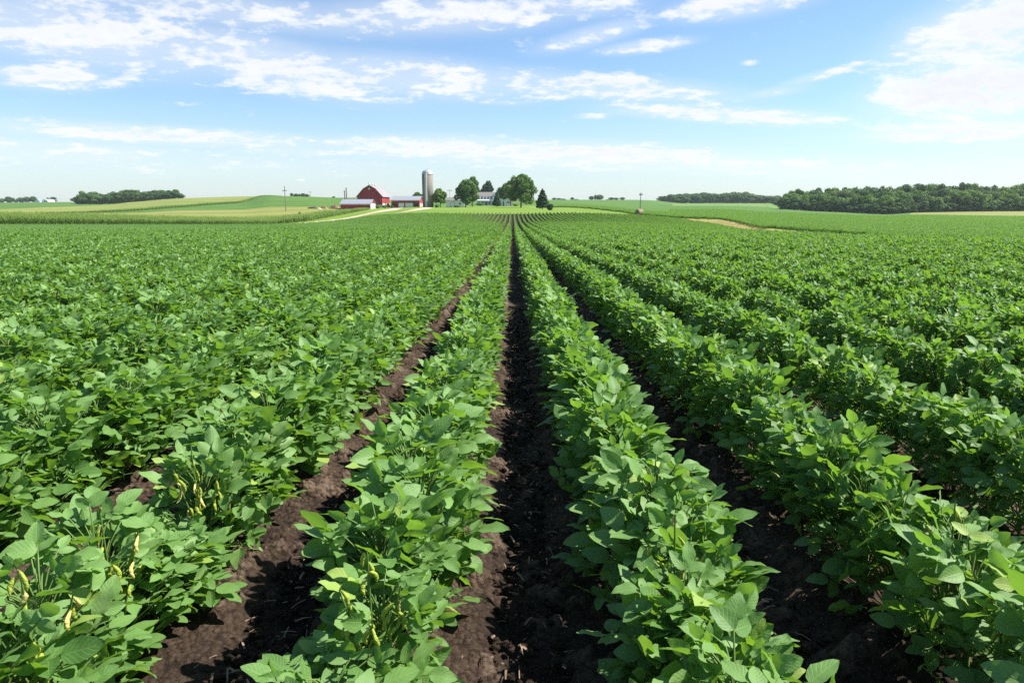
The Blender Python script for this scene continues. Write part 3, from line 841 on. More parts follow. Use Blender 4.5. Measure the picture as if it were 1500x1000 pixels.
farm_tree('maple_tree', 645, 283, 19, 275.5, 1, 'small rounded dark green tree just right of the grey silo')
farm_tree('maple_tree', 682, 290, 35, 262, 5, 'broad bright green tree in front of the white garage, on the lawn', n=9500, base=0.10, k=24)
farm_tree('maple_tree', 692, 312, 20, 257.5, 3, 'dark tree whose top rises behind the broad tree by the garage', 'tree_dark', base=0.2)
farm_tree('tall_tree', 763, 262, 40, 254.5, 4, 'tallest spreading tree on the lawn right of the white annex', n=11000, base=0.10, k=18, leaf=0.33,
          lobes=lambda h, w: broad_lobes(14, h, w, 0.10, 24) + [(-w*.26, 0, h*.78, w*.13, w*.14, h*.17), (w*.33, -.5, h*.74, w*.14, w*.14, h*.13), (w*.05, 0, h*.90, w*.2, w*.2, h*.10)])
farm_tree('dark_tree', 739, 345, 19, 267.5, 6, 'dark loose tree behind the annex, beside the tallest tree', 'tree_dark', base=0.2, n=4500)
farm_tree('dark_tree', 748, 330, 16, 264, 16, 'narrow dark tree against the left flank of the tallest tree', 'tree_dark', base=0.12, n=4000)

def spruce_lobes(seed, gaps=0.0):
    def f(h, w):
        r = np.random.default_rng(seed); L = []
        n = 9
        for i in range(n):
            u = i / (n - 1); z = h * (0.14 + 0.80*u); rad = w*0.5*(1 - 0.84*u**2.0) * r.uniform(0.85, 1.1)
            for j in range(max(2, 5 - i // 2)):
                a = j*2*math.pi/max(2, 5 - i//2) + i*0.9
                L.append((rad*0.48*math.cos(a), rad*0.48*math.sin(a), z + r.uniform(-.02, .02)*h, rad*0.58, rad*0.58, h*0.07*(1 - gaps)))
        L.append((0, 0, h*0.95, w*0.05, w*0.05, h*0.06))
        return L
    return f
farm_tree('spruce_tree', 794.5, 222, 19, 276, 21, 'dark conical spruce standing alone at the right end of the lawn', 'needle', lobes=spruce_lobes(21), n=5200, leaf=0.26)
farm_tree('spruce_tree', 728, 298, 13, 281, 22, 'dark cone shaped evergreen in front of the house porch', 'needle', lobes=spruce_lobes(22), n=3600, leaf=0.24)
farm_tree('pine_tree', 714, 430, 17, 264, 23, 'open branched pine rising behind the house roof', 'needle', n=3000, leaf=0.42, base=0.3, k=14)
farm_tree('far_tree', 703.5, 430, 8, 278, 24, 'little dark treetop left of the house roof', 'tree_dark', n=1200, leaf=0.45)
farm_tree('yard_tree', 611, 335, 17, 281, 25, 'low rounded green tree showing over the long red stable roof', 'tree', n=3000, leaf=0.36)

def bush(name, px, Y, wpx, hpx, seed, label, mat='tree', n=900, leaf=0.18):
    g = place(px, Y); w = wpx*mpx(Y); h = hpx*mpx(Y); r = np.random.default_rng(seed)
    lob = [(0, 0, h*.5, w*.42, w*.42, h*.5)] + [(w*.28*math.cos(a), w*.28*math.sin(a), h*r.uniform(.35, .65), w*.24, w*.24, h*.32) for a in np.arange(5)*1.256]
    root = empty(name, g)
    mobj('crown', crown_mesh(seed, lob, n, leaf, M[mat]), root)
    m = MB()
    for a in range(4): m.bar((0, 0, -0.1), (w*.2*math.cos(a*1.6), w*.2*math.sin(a*1.6), h*.5), 0.04, 0.015, 6)
    m.build('stem', M['bark'], root)
    return tag(root, label, 'bush')
bush('round_bush', 805.5, 187, 10.5, 9.5, 31, 'round clipped dark bush right of the lone spruce', 'needle', 2200, 0.16)
bush('shrub', 703, 345, 12, 5, 32, 'low dark shrub under the left end of the porch', 'tree_dark')
bush('shrub', 755, 320, 9, 4, 33, 'low green shrub between white annex and tallest tree')
bush('shrub', 553, 262, 7, 5, 34, 'pale weedy shrub at the gable end of the red shed', 'tree')
bush('shrub', 563, 276, 8, 4.5, 35, 'weedy green shrub at the foot of the barn side wall')
bush('shrub', 574.5, 281, 5, 4.5, 36, 'dark shrub at the back corner of the big barn', 'tree_dark')
bush('shrub', 640, 280, 7, 5, 37, 'small shrub at the right foot of the silo')
bush('shrub', 439, 200, 3.2, 3.5, 38, 'tiny dark bush alone in the hay left of the farm', 'tree_dark', 500)
bush('shrub', 669, 284, 8, 3, 39, 'low shrub at the foot of the white garage wall', 'tree_dark')

# ------------------------------------------------------------------ woods and far trees: each tree a copy of one of a few kinds
def kind_tree(seed, mat, k=15, n=3200, leaf=0.55):
    h, w = 15.0, 12.0
    cr = crown_mesh(seed, broad_lobes(seed, h, w, -0.06, k), n, leaf, M[mat]); tr = trunk_mesh(seed, 7, 0.3, [])
    return cr, tr
wood_kinds = [kind_tree(60 + i, 'tree' if i % 3 else 'tree_dark') for i in range(7)]
first = {}
def wood_tree(px, Y, h, w, label, group, kind=None, name='woodland_tree'):
    k = random.randrange(7) if kind is None else kind
    g = place(px, Y)
    if k not in first:
        root = empty(name, g); mobj('crown', wood_kinds[k][0], root); mobj('trunk', wood_kinds[k][1], root); first[k] = root
    else:
        root = first[k].copy(); COL.objects.link(root)
        for ch in first[k].children:
            c = ch.copy(); COL.objects.link(c); c.parent = root
    root.name = name
    root.location = g; root.rotation_euler = (0, 0, random.uniform(0, 6.28)); root.scale = (w/12, w/12, h/15)
    for key in ('label', 'category', 'group'):
        if key in root: del root[key]
    return tag(root, label, 'tree', group)

# the big wood on the right: three ranks deep
def wood_top(px): return np.interp(px, [1145, 1165, 1200, 1260, 1300, 1360, 1400, 1440, 1475, 1500, 1600], [281, 277, 275, 273, 271, 270, 267.5, 270, 270, 266.5, 266])
rank_l = ['leafy tree along the front edge of the big wood at right', 'tree in the middle ranks of the big wood at right', 'tree whose crown tops the big wood at right']
for rk, (dY, tk, step) in enumerate(((3, 0.66, 12.0), (24, 0.82, 9.0), (45, 1.0, 9.0))):
    px = 1150.0 + rk*3
    while px < 1590:
        Y = float(np.interp(px, [1150, 1240, 1300, 1340, 1500, 1600], [452, 428, 402, 413, 416, 416])) + dY
        g = place(px, Y); H = (zrow(Y, wood_top(px)) - g.z) * tk * random.uniform(*((0.72, 1.15), (0.85, 1.08), (0.88, 1.06))[rk])
        wood_tree(px, Y + random.uniform(-4, 4), H, step * mpx(Y) * random.uniform(1.7, 3.0), rank_l[rk], 'trees of the big wood at right', random.choice([1, 2, 4, 5, 1, 2, 3, 6]) if rk < 2 else random.choice([0, 3, 6, 1, 4]))
        px += step * random.uniform(0.75, 1.25)
# understorey along its foot so that no light shows under the crowns
px = 1148.0
while px < 1590:
    Y = float(np.interp(px, [1150, 1240, 1300, 1340, 1500, 1600], [452, 428, 402, 413, 416, 416])) - 2
    wood_tree(px, Y, random.uniform(4.5, 8), random.uniform(8, 12), 'low bushy tree at the foot of the big wood at right', 'undergrowth of the big wood at right', random.choice([0, 3, 6]), 'bushy_tree')
    px += random.uniform(9, 15)
# the far wood behind the green slope
px = 973.0
while px < 1160:
    for rk in range(2):
        Y = 870 + rk*35 + random.uniform(-6, 6); g = place(px, Y)
        top = np.interp(px, [973, 980, 1050, 1090, 1115, 1150], [287, 284, 281.5, 281, 286, 287])
        H = (zrow(Y, top) - g.z) * (0.86 if rk == 0 else 1.0) * random.uniform(0.9, 1.05)
        wood_tree(px + random.uniform(-1, 1), Y, H, random.uniform(15, 22), 'blue-green tree of the far wood behind the right slope, %s rank' % ('front' if rk == 0 else 'rear'), 'trees of the far wood', random.choice([0, 3, 6]))
    px += random.uniform(7, 10)
# the wood on the left rise
px = 117.0
while px < 266:
    for rk in range(2):
        Y = float(np.interp(px, [115, 190, 265], [640, 640, 648])) + rk*22 + random.uniform(-3, 3); g = place(px, Y)
        top = np.interp(px, [115, 125, 140, 150, 175, 195, 205, 225, 255, 262, 266], [287, 279.5, 279, 283, 277, 276.5, 279, 278.5, 276.5, 281, 288])
        H = (zrow(Y, top) - g.z) * (0.80 if rk == 0 else 1.0) * random.uniform(0.9, 1.05)
        wood_tree(px + random.uniform(-1, 1), Y, max(H, 4), random.uniform(9, 14), 'dark tree in the %s of the wood on the left rise' % ('front' if rk == 0 else 'back'), 'trees of the wood on the left rise', random.choice([0, 3, 6, 0]))
    px += random.uniform(7, 10)
# far single trees: (px, Y, width px, top row, label)
FARS = [(3, 1005, 9, 290.5, 'tiny far tree at the left edge of the photo'), (14.5, 990, 12, 287.8, 'round far tree second from the left edge'),
        (31, 990, 11, 289, 'far tree left of the pair near the white barn'), (40, 985, 11, 288, 'darker far tree of the pair left of the white barn'), (49, 985, 11, 287.3, 'tallest far tree just left of the white barn'),
        (77, 980, 13, 288.3, 'round far tree right of the little white barn'), (23, 1000, 8, 292, 'low far tree between two round ones at left'),
        (427.5, 640, 5, 282.5, 'pointed tree at the left end of the clump over the hill'), (434, 645, 9, 283.5, 'round tree in the middle of the clump over the hill'), (443, 645, 10, 283, 'broad tree right of the middle of the hill clump'), (449.5, 640, 7, 284, 'small tree at the right end of the hill clump'),
        (489, 620, 5, 287.5, 'tiny lone tree on the skyline left of the barn'),
        (812, 900, 7, 289.5, 'far small tree nearest the lone spruce'), (819, 905, 8, 290, 'far small tree of a low trio right of the spruce'), (825, 905, 7, 291, 'lowest far tree of the trio right of the spruce'),
        (838.5, 900, 6, 288.8, 'narrow far tree standing apart on the skyline'), (844.5, 900, 6, 291.5, 'low far tree beside the narrow skyline tree'),
        (866.5, 880, 8.5, 287, 'left tree of the tall skyline pair'), (878, 880, 13, 285, 'broad right tree of the tall skyline pair'), (872, 890, 4, 285, 'thin tree between the tall skyline pair'),
        (890, 900, 6, 292, 'lowest of the skyline trees left of the pole'), (895.5, 900, 9, 289, 'domed skyline tree right of the tall pair'), (902.5, 900, 8, 289.5, 'second domed skyline tree right of the tall pair'), (911.5, 900, 8, 288.8, 'rightmost small skyline tree before the far wood')]
for (px, Y, w, top, lab) in FARS:
    wood_tree(px, Y, top_h(px, Y, top), w*mpx(Y)*1.05, lab, 'single trees on the skyline', random.choice([0, 3, 6]), 'skyline_tree')

# ------------------------------------------------------------------ farm materials
def plank_mat(name, c0, c1, freq=3.0, rough=0.75):
    """painted vertical boards with weathering"""
    m, nt = nodes(name)
    tc = N(nt, 'ShaderNodeTexCoord'); sx = N(nt, 'ShaderNodeSeparateXYZ'); nt.links.new(tc.outputs['Object'], sx.inputs[0])
    u = math_n(nt, 'ADD', sx.outputs[0], sx.outputs[1])
    fr = math_n(nt, 'FRACT', math_n(nt, 'MULTIPLY', u, freq))
    gap = math_n(nt, 'LESS_THAN', fr, 0.07)
    no = N(nt, 'ShaderNodeTexNoise', _Scale=1.3, _Detail=6.0); mp = N(nt, 'ShaderNodeMapping', _Scale=(2.5, 2.5, 0.5))
    nt.links.new(tc.outputs['Object'], mp.inputs['Vector']); nt.links.new(mp.outputs[0], no.inputs['Vector'])
    col = ramp(nt, no.outputs['Fac'], [(0.3, c0), (0.7, c1)])
    p = N(nt, 'ShaderNodeBsdfPrincipled', _Roughness=rough); nt.links.new(col, p.inputs['Base Color'])
    b = N(nt, 'ShaderNodeBump', _Strength=0.6, _Distance=0.02, invert=True); nt.links.new(gap, b.inputs['Height']); nt.links.new(b.outputs[0], p.inputs['Normal'])
    o = N(nt, 'ShaderNodeOutputMaterial'); nt.links.new(p.outputs[0], o.inputs['Surface'])
    return m
M['red'] = plank_mat('red_boards', (0.26, 0.021, 0.029), (0.36, 0.035, 0.042))
M['white'] = plank_mat('white_boards', (0.70, 0.71, 0.72), (0.80, 0.80, 0.80), 2.0)
M['trim'] = simple('white_trim', [(0.3, (0.74, 0.74, 0.74)), (0.7, (0.82, 0.82, 0.82))], 2, 0.6, 0.05)
M['tin'] = simple('roof_metal', [(0.3, (0.29, 0.305, 0.33)), (0.7, (0.37, 0.385, 0.41))], 1.2, 0.45, 0.15, metal=0.35, stretch=(4, 4, 1))
M['barnroof'] = simple('barn_roof', [(0.3, (0.22, 0.19, 0.195)), (0.7, (0.30, 0.265, 0.27))], 1.2, 0.6, 0.15, stretch=(4, 1, 1))
M['shingle'] = simple('shingles', [(0.3, (0.13, 0.12, 0.115)), (0.7, (0.20, 0.185, 0.175))], 3, 0.85, 0.3)
M['stone'] = simple('foundation_stone', [(0.3, (0.42, 0.38, 0.34)), (0.7, (0.66, 0.62, 0.57))], 2.2, 0.9, 0.5)
M['dark'] = simple('dark_opening', [(0.3, (0.012, 0.012, 0.014)), (0.7, (0.03, 0.03, 0.034))], 2, 0.4, 0.0)
M['glass'] = simple('window_glass', [(0.3, (0.03, 0.035, 0.045)), (0.7, (0.06, 0.07, 0.085))], 1, 0.08, 0.0, spec=0.6)
M['pole'] = simple('weathered_pole', [(0.3, (0.16, 0.14, 0.12)), (0.7, (0.27, 0.24, 0.21))], 3, 0.9, 0.3, stretch=(4, 4, .4))
M['galv'] = simple('galvanised', [(0.3, (0.33, 0.345, 0.36)), (0.7, (0.47, 0.485, 0.50))], 2, 0.35, 0.05, metal=0.2)
M['straw'] = simple('straw', [(0.3, (0.20, 0.155, 0.075)), (0.7, (0.30, 0.24, 0.12))], 6, 0.95, 0.8)
M['earthpile'] = simple('reddish_earth', [(0.3, (0.20, 0.10, 0.065)), (0.7, (0.40, 0.25, 0.17))], 1.5, 0.95, 0.8)
def stave_mat():
    m, nt = nodes('silo_staves')
    tc = N(nt, 'ShaderNodeTexCoord'); sx = N(nt, 'ShaderNodeSeparateXYZ'); nt.links.new(tc.outputs['Object'], sx.inputs[0])
    hoop = math_n(nt, 'LESS_THAN', math_n(nt, 'FRACT', math_n(nt, 'MULTIPLY', sx.outputs[2], 1.6)), 0.13)
    no = N(nt, 'ShaderNodeTexNoise', _Scale=1.0, _Detail=6.0); mp = N(nt, 'ShaderNodeMapping', _Scale=(2.5, 2.5, 0.35))
    nt.links.new(tc.outputs['Object'], mp.inputs['Vector']); nt.links.new(mp.outputs[0], no.inputs['Vector'])
    col = ramp(nt, no.outputs['Fac'], [(0.25, (0.13, 0.108, 0.086)), (0.5, (0.19, 0.162, 0.132)), (0.75, (0.25, 0.222, 0.19))])
    col = mixc(nt, math_n(nt, 'MULTIPLY', hoop, 0.5), col, (0.20, 0.19, 0.18))
    p = N(nt, 'ShaderNodeBsdfPrincipled', _Roughness=0.85); nt.links.new(col, p.inputs['Base Color'])
    b = N(nt, 'ShaderNodeBump', _Strength=0.6, _Distance=0.03); nt.links.new(hoop, b.inputs['Height']); nt.links.new(b.outputs[0], p.inputs['Normal'])
    o = N(nt, 'ShaderNodeOutputMaterial'); nt.links.new(p.outputs[0], o.inputs['Surface'])
    return m
M['stave'] = stave_mat()

def roof_slab(mb, u0, z0, u1, z1, a0, a1, th=0.12, axis='y'):
    """a sloping roof slab from (u0,z0) to (u1,z1), swept a0..a1"""
    dx, dz = u1 - u0, z1 - z0; l = math.hypot(dx, dz); nx, nz_ = -dz/l*th, dx/l*th
    if nz_ < 0: nx, nz_ = -nx, -nz_
    mb.prism([(u0, z0), (u1, z1), (u1 + nx, z1 + nz_), (u0 + nx, z0 + nz_)], a0, a1, axis)

def window_unit(parent, x0, x1, z0, z1, y, fr='trim', name='window', d=-1):
    """window in a wall facing -Y at plane y"""
    m = MB(); t = 0.09
    m.box(x0 - t, x1 + t, y - 0.07, y - 0.003, z0 - t, z0); m.box(x0 - t, x1 + t, y - 0.07, y - 0.003, z1, z1 + t)
    m.box(x0 - t, x0, y - 0.07, y - 0.003, z0, z1); m.box(x1, x1 + t, y - 0.07, y - 0.003, z0, z1)
    m.box((x0 + x1)/2 - 0.03, (x0 + x1)/2 + 0.03, y - 0.06, y - 0.003, z0, z1)
    w = m.build(name, M[fr], parent)
    g = MB(); g.box(x0, x1, y - 0.03, y - 0.004, z0, z1); g.build('pane', M['glass'], w)
    return w

# ---- gambrel barn, gable towards the camera
g = place(542, 285); s = mpx(285)
barn = tag(empty('gambrel_barn', g), 'big dark red gambrel roofed barn, gable end facing the field', 'barn')
pk = zrow(285, 271.6) - g.z; ev = zrow(285, 287.8) - g.z; kn = zrow(285, 276.6) - g.z
hw, kw, BL = 18.2*s, 8.7*s, 17.5
prof = [(-hw, -0.5), (hw, -0.5), (hw, ev), (kw, kn), (0, pk), (-kw, kn), (-hw, ev)]
m = MB(); m.prism(prof, 0, BL); m.build('wall', M['red'], barn)
m = MB()
for sg in (-1, 1):
    for th, (a, b, c, d) in ((0.16, (kw, kn, 0, pk)), (0.16, (hw + 0.35, ev - 0.30, kw, kn))):
        roof_slab(m, sg*a, b + 0.02, sg*c, d + 0.02, -0.35, BL + 0.35, th)
roof = m.build('roof', M['barnroof'], barn)
m = MB(); m.box(-hw - 0.10, hw + 0.10, -0.10, -0.003, -0.6, 0.9)
m.box(hw + 0.003, hw + 0.12, -0.10, 6.2, -0.6, 1.5); m.box(hw + 0.003, hw + 0.12, 8.2, BL, -0.6, 1.5)
m.build('foundation', M['stone'], barn)
m = MB(); m.box(hw + 0.003, hw + 0.06, 6.25, 8.15, -0.3, 1.9); m.build('door', M['dark'], barn)
m = MB()
zc = pk - 1.35
m.add([(0, -0.06, zc + .55), (.42, -0.06, zc), (0, -0.06, zc - .55), (-.42, -0.06, zc), (0, -0.004, zc + .55), (.42, -0.004, zc), (0, -0.004, zc - .55), (-.42, -0.004, zc)],
      [(3, 2, 1, 0), (4, 5, 6, 7), (0, 1, 5, 4), (1, 2, 6, 5), (2, 3, 7, 6), (3, 0, 4, 7)])
fw = m.build('window', M['trim'], barn)
m = MB(); m.box(-0.14, 0.14, -0.08, -0.062, zc - 0.16, zc + 0.16); m.build('pane', M['glass'], fw)
m = MB()
for sg in (-1, 1):
    roof_slab(m, sg*kw, kn - 0.28, 0, pk - 0.28, -0.09, -0.004, 0.2); roof_slab(m, sg*hw, ev - 0.28, sg*kw, kn - 0.28, -0.09, -0.004, 0.2)
m.build('gable_trim', M['red'], barn)
for yy in (0.4, 6.5, 12.8):
    m = MB(); m.lathe([(0.22, 0), (0.22, 0.35), (0.40, 0.45), (0.28, 0.62), (0.05, 0.80), (0.02, 1.15)], 10, (0, yy, pk + 0.12)); m.build('roof_vent', M['galv'], roof)

# ---- low shed, long side to the camera
def long_shed(name, px0, px1, Y, depth, eave_row, ridge_row, base_row, wall, roofm, label, cat, over=0.3):
    pc = (px0 + px1) / 2; g = place(pc, Y); s = mpx(Y)
    root = tag(empty(name, g), label, cat); L = (px1 - px0) * s / 2
    ev = zrow(Y, eave_row) - g.z; rd = zrow(Y, ridge_row) - g.z
    m = MB(); m.prism([(0, -0.9), (depth, -0.9), (depth, ev), (depth/2, rd), (0, ev)], -L, L, 'x'); m.build('wall', wall, root)
    m = MB()
    k = (rd - ev) / (depth / 2)
    roof_slab(m, -over, ev - over*k + 0.02, depth/2, rd + 0.02, -L - 0.3, L + 0.3, 0.1, 'x')
    roof_slab(m, depth + over, ev - over*k + 0.02, depth/2, rd + 0.02, -L - 0.3, L + 0.3, 0.1, 'x')
    rf = m.build('roof', roofm, root)
    return root, L, ev, rd, rf
shed, L, ev, rd, _ = long_shed('machine_shed', 499, 543, 255, 9.0, 298.7, 292.3, 306, M['red'], M['tin'], 'low red shed with grey metal roof in front of the barn', 'shed')
m = MB(); m.box(L + 0.003, L + 0.08, 1.0, 8.0, -0.8, ev + 0.1); m.build('door', M['white'], shed)
m = MB(); m.box(L + 0.003, L + 0.06, 0.05, 0.95, -0.8, ev); m.box(L + 0.003, L + 0.06, 8.05, 8.95, -0.8, ev); m.build('corner_board', M['trim'], shed)
m = MB(); m.box(-L, L, -0.05, -0.003, ev - 0.3, ev - 0.12); m.build('fascia', M['trim'], shed)

stable, L, ev, rd, _ = long_shed('stable', 573.5, 614.5, 292, 12.0, 293.3, 287.4, 302, M['red'], M['tin'], 'long low red stable with white doors between barn and silo', 'stable')
s = mpx(292); X0 = -L
def stable_box(a, b, z0, z1, name, mat):
    m = MB(); m.box(X0 + (a - 573.5)*s, X0 + (b - 573.5)*s, -0.08, -0.003, z0, z1); return m.build(name, mat, stable)
stable_box(584, 592, 0.0, 1.75, 'door', M['white']); stable_box(594, 605, 0.0, 1.75, 'door', M['white'])
d = stable_box(606.5, 613, 0.0, 1.6, 'door', M['dark'])
d = stable_box(575, 582, 0.6, 1.5, 'window', M['dark'])
m = MB(); m.box(X0, L, -0.06, -0.003, ev - 0.28, ev - 0.08); m.build('fascia', M['trim'], stable)
m = MB()
for yy in (1.5, 5.0, 8.5): m.box(L + 0.003, L + 0.07, yy, yy + 1.4, -0.2, 1.7)
m.build('side_door', M['white'], stable)

# ---- silo
g = place(627.2, 283); s = mpx(283); rr = 8.0*s
silo = tag(empty('silo', g), 'tall round concrete silo with a domed metal cap', 'silo')
H = zrow(283, 255.3) - g.z; T = zrow(283, 248.2) - g.z
m = MB(); m.lathe([(rr, -0.6), (rr, H)], 40); m.build('cylinder', M['stave'], silo, smooth=False)
for p in silo.children[0].data.polygons: p.use_smooth = abs(p.normal.z) < 0.5
m = MB(); m.lathe([(rr + 0.06, H - 0.12), (rr + 0.08, H + 0.1)] + [(rr*math.cos(a), H + 0.12 + (T - H - 0.12)*math.sin(a)) for a in np.linspace(0.03, 1.5, 9)], 40)
dome = m.build('dome', M['galv'], silo, smooth=True)
m = MB(); m.lathe([(0.2, T - 0.05), (0.2, T + 0.25), (0.05, T + 0.35)], 10); m.build('cap', M['galv'], dome)
m = MB()
for k in range(7):
    a0 = math.pi * k / 6
    x_, y_ = 0.55*math.cos(a0), -0.55*math.sin(a0)
n = 9; vs = []
for zz in (-0.3, H + 0.3):
    for k in range(n):
        a0 = math.pi * k / (n - 1); vs.append((-0.45 + 0.52*math.cos(a0), -rr + 0.08 - 0.6*math.sin(a0), zz))
m.add(vs, [(k, k+1, k+1+n, k+n) for k in range(n-1)] + [tuple(range(n)), tuple(range(2*n-1, n-1, -1)), (n-1, 0, n, 2*n-1)])
m.build('chute', M['galv'], silo)

# ---- white garage
gar, L, ev, rd, _ = long_shed('garage', 653.5, 681, 305, 8.0, 293.4, 289.2, 302, M['white'], M['shingle'], 'white garage with grey roof half hidden behind the broad tree', 'garage')
s = mpx(305)
m = MB(); m.box(-L + 7*s, -L + 12.2*s, -0.06, -0.003, -0.2, 1.95); dr = m.build('door', M['trim'], gar)
m = MB(); x0, x1 = -L + 7*s, -L + 12.2*s
m.box(x0 - .12, x0 - .003, -0.09, -0.003, -0.2, 2.07); m.box(x1 + .003, x1 + .12, -0.09, -0.003, -0.2, 2.07); m.box(x0, x1, -0.09, -0.003, 1.955, 2.07)
m.build('frame', M['shingle'], dr)
window_unit(gar, L - 2.6, L - 1.6, 1.0, 1.9, 0)

# ---- farmhouse
Yh = 372.0; s = mpx(Yh); g = place(717, Yh)
house = tag(empty('farmhouse', g), 'two storey white farmhouse with grey roof and long front porch', 'house')
row = lambda r: zrow(Yh, r) - g.z
hx = lambda px: (px - 717) * s
ev, rd = row(287.4), row(281.6)
m = MB(); m.prism([(0, -0.6), (8, -0.6), (8, ev), (4, rd), (0, ev)], hx(699), hx(735), 'x'); m.build('wall', M['white'], house)
m = MB(); k = (rd - ev)/4
roof_slab(m, -0.5, ev - .5*k + .02, 4, rd + .02, hx(699) - .4, hx(735) + .4, .15, 'x'); roof_slab(m, 8.5, ev - .5*k + .02, 4, rd + .02, hx(699) - .4, hx(735) + .4, .15, 'x')
hroof = m.build('roof', M['shingle'], house)
m = MB(); m.box(hx(727), hx(727) + .8, 3.6, 4.4, rd - 0.8, rd + 1.1); m.build('chimney', M['earthpile'], hroof)
for px in (701.5, 706, 710.5, 715, 719.5, 724, 731): window_unit(house, hx(px) - .42, hx(px) + .42, row(291.3), row(288.8), 0)
for px in (702, 707, 717, 722): window_unit(house, hx(px) - .45, hx(px) + .45, row(299), row(296.2), 0)
m = MB(); m.box(hx(711), hx(711) + 1.0, -0.08, -0.003, row(301), row(296)); m.build('door', M['dark'], house)
m = MB(); roof_slab(m, -2.6, row(293.9), -0.05, row(292.4), hx(698), hx(725), .12, 'x')
porch = m.build('porch_roof', M['trim'], house)
for px in (699, 704, 709.5, 715, 720, 724.5):
    m = MB(); m.box(hx(px) - .09, hx(px) + .09, -2.45, -2.27, row(301.6), row(294.1)); m.build('porch_post', M['trim'], house)
m = MB(); m.box(hx(698), hx(725), -2.6, -0.12, -0.5, row(301.6)); m.build('porch_floor', M['stone'], house)
# wing with a cross gable
m = MB(); m.prism([(hx(722), -0.6), (hx(737), -0.6), (hx(737), row(287)), (hx(729.5), row(280.2)), (hx(722), row(287))], -1.6, -0.02); wing = m.build('wing', M['white'], house)
m = MB(); roof_slab(m, hx(721.2), row(287.7), hx(729.5), row(280.1), -1.9, 3.9, .15); roof_slab(m, hx(737.8), row(287.7), hx(729.5), row(280.1), -1.9, 3.9, .15); m.build('wing_roof', M['shingle'], wing)
window_unit(house, hx(733.5) - .4, hx(733.5) + .4, row(291.5), row(288.8), -1.6)

Ya = 335.0; s = mpx(Ya); g = place(743.5, Ya)
ann = tag(empty('annex', g), 'small white gabled annex at the right end of the house', 'outbuilding')
row = lambda r: zrow(Ya, r) - g.z
hx = lambda px: (px - 743.5) * s
m = MB(); m.prism([(hx(736), -0.6), (hx(751), -0.6), (hx(751), row(293.6)), (hx(743.5), row(290)), (hx(736), row(293.6))], 0, 7); m.build('wall', M['white'], ann)
m = MB(); roof_slab(m, hx(735.2), row(293.9), hx(743.5), row(289.9), -.3, 7.3, .14); roof_slab(m, hx(751.8), row(293.9), hx(743.5), row(289.9), -.3, 7.3, .14); m.build('roof', M['shingle'], ann)
m = MB(); m.box(hx(736.4), hx(738.3), -0.05, -0.003, 0.0, row(295.2)); m.build('door', M['dark'], ann)
window_unit(ann, hx(744.7) - .7, hx(744.7) + .7, row(297.6), row(295.4), 0)

# ---- tiny far white barn
g = place(66, 960); s = mpx(960)
fb = tag(empty('far_barn', g), 'tiny white round roofed barn far off at the left skyline', 'barn')
m = MB(); m.prism([(-4.5*s, -1), (4.5*s, -1), (4.5*s, 1.2)] + [(4.5*s*math.cos(a), 1.2 + 2.4*math.sin(a)) for a in np.linspace(0.15, 3.0, 9)] + [(-4.5*s, 1.2)], 0, 14); m.build('wall', M['white'], fb)
m = MB(); m.prism([(4.7*s*math.cos(a), 1.25 + 2.5*math.sin(a)) for a in np.linspace(0.1, 3.04, 11)] , -0.4, 14.4); m.build('roof', M['trim'], fb)
m = MB(); m.box(-1.0, 1.0, -0.5, -0.41, -0.5, 2.0); m.build('door', M['shingle'], fb)
g = place(55, 955)
fs = tag(empty('far_shed', g), 'tiny pale shed left of the far white barn', 'shed')
m = MB(); m.prism([(-3, -1), (3, -1), (3, 1.6), (0, 3.0), (-3, 1.6)], 0, 6); m.build('wall', M['white'], fs)
m = MB(); roof_slab(m, -3.4, 1.45, 0, 3.05, -.3, 6.3, .2); roof_slab(m, 3.4, 1.45, 0, 3.05, -.3, 6.3, .2); m.build('roof', M['galv'], fs)

# ---- poles
def pole(name, px, Y, top, arms, label, r=0.16, group=None):
    g = place(px, Y); h = zrow(Y, top) - g.z
    root = tag(empty(name, g), label, 'utility pole', group)
    m = MB(); m.bar((0, 0, -0.5), (0, 0, h), r, r*0.7, 8); m.build('shaft', M['pole'], root)
    for zz, w in arms:
        m = MB(); m.box(-w, w, -r - 0.12, -r + 0.02, h - zz - 0.08, h - zz + 0.08)
        am = m.build('crossarm', M['pole'], root)
        for x in (-w*.85, -w*.3, w*.3, w*.85):
            m = MB(); m.lathe([(0.05, 0), (0.05, 0.1), (0.09, 0.14), (0.06, 0.24)], 8, (x, -r - 0.05, h - zz + 0.083)); m.build('insulator', M['galv'], am)
    return root
pole('utility_pole', 419, 225, 272.5, [(1.5, 0.8)], 'tall utility pole with one crossarm left of the farm')
pole('utility_pole', 454.7, 560, 280.2, [(0.8, 1.2)], 'faint far pole on the hill right of the tree clump', 0.18)
pole('utility_pole', 937.6, 172, 282.3, [(0.5, 0.45)], 'single pole rising behind the straw bale', 0.12)
pole('yard_pole', 505.8, 300, 279, [(0.4, 0.3)], 'shorter grey pole of the pair behind the red shed', 0.30)
pole('yard_pole', 508.3, 305, 275, [(0.6, 0.3)], 'taller grey pole of the pair behind the red shed', 0.30)
pole('yard_pole', 659, 330, 277.5, [(0.5, 1.2)], 'thin yard pole between small tree and broad tree', 0.10)

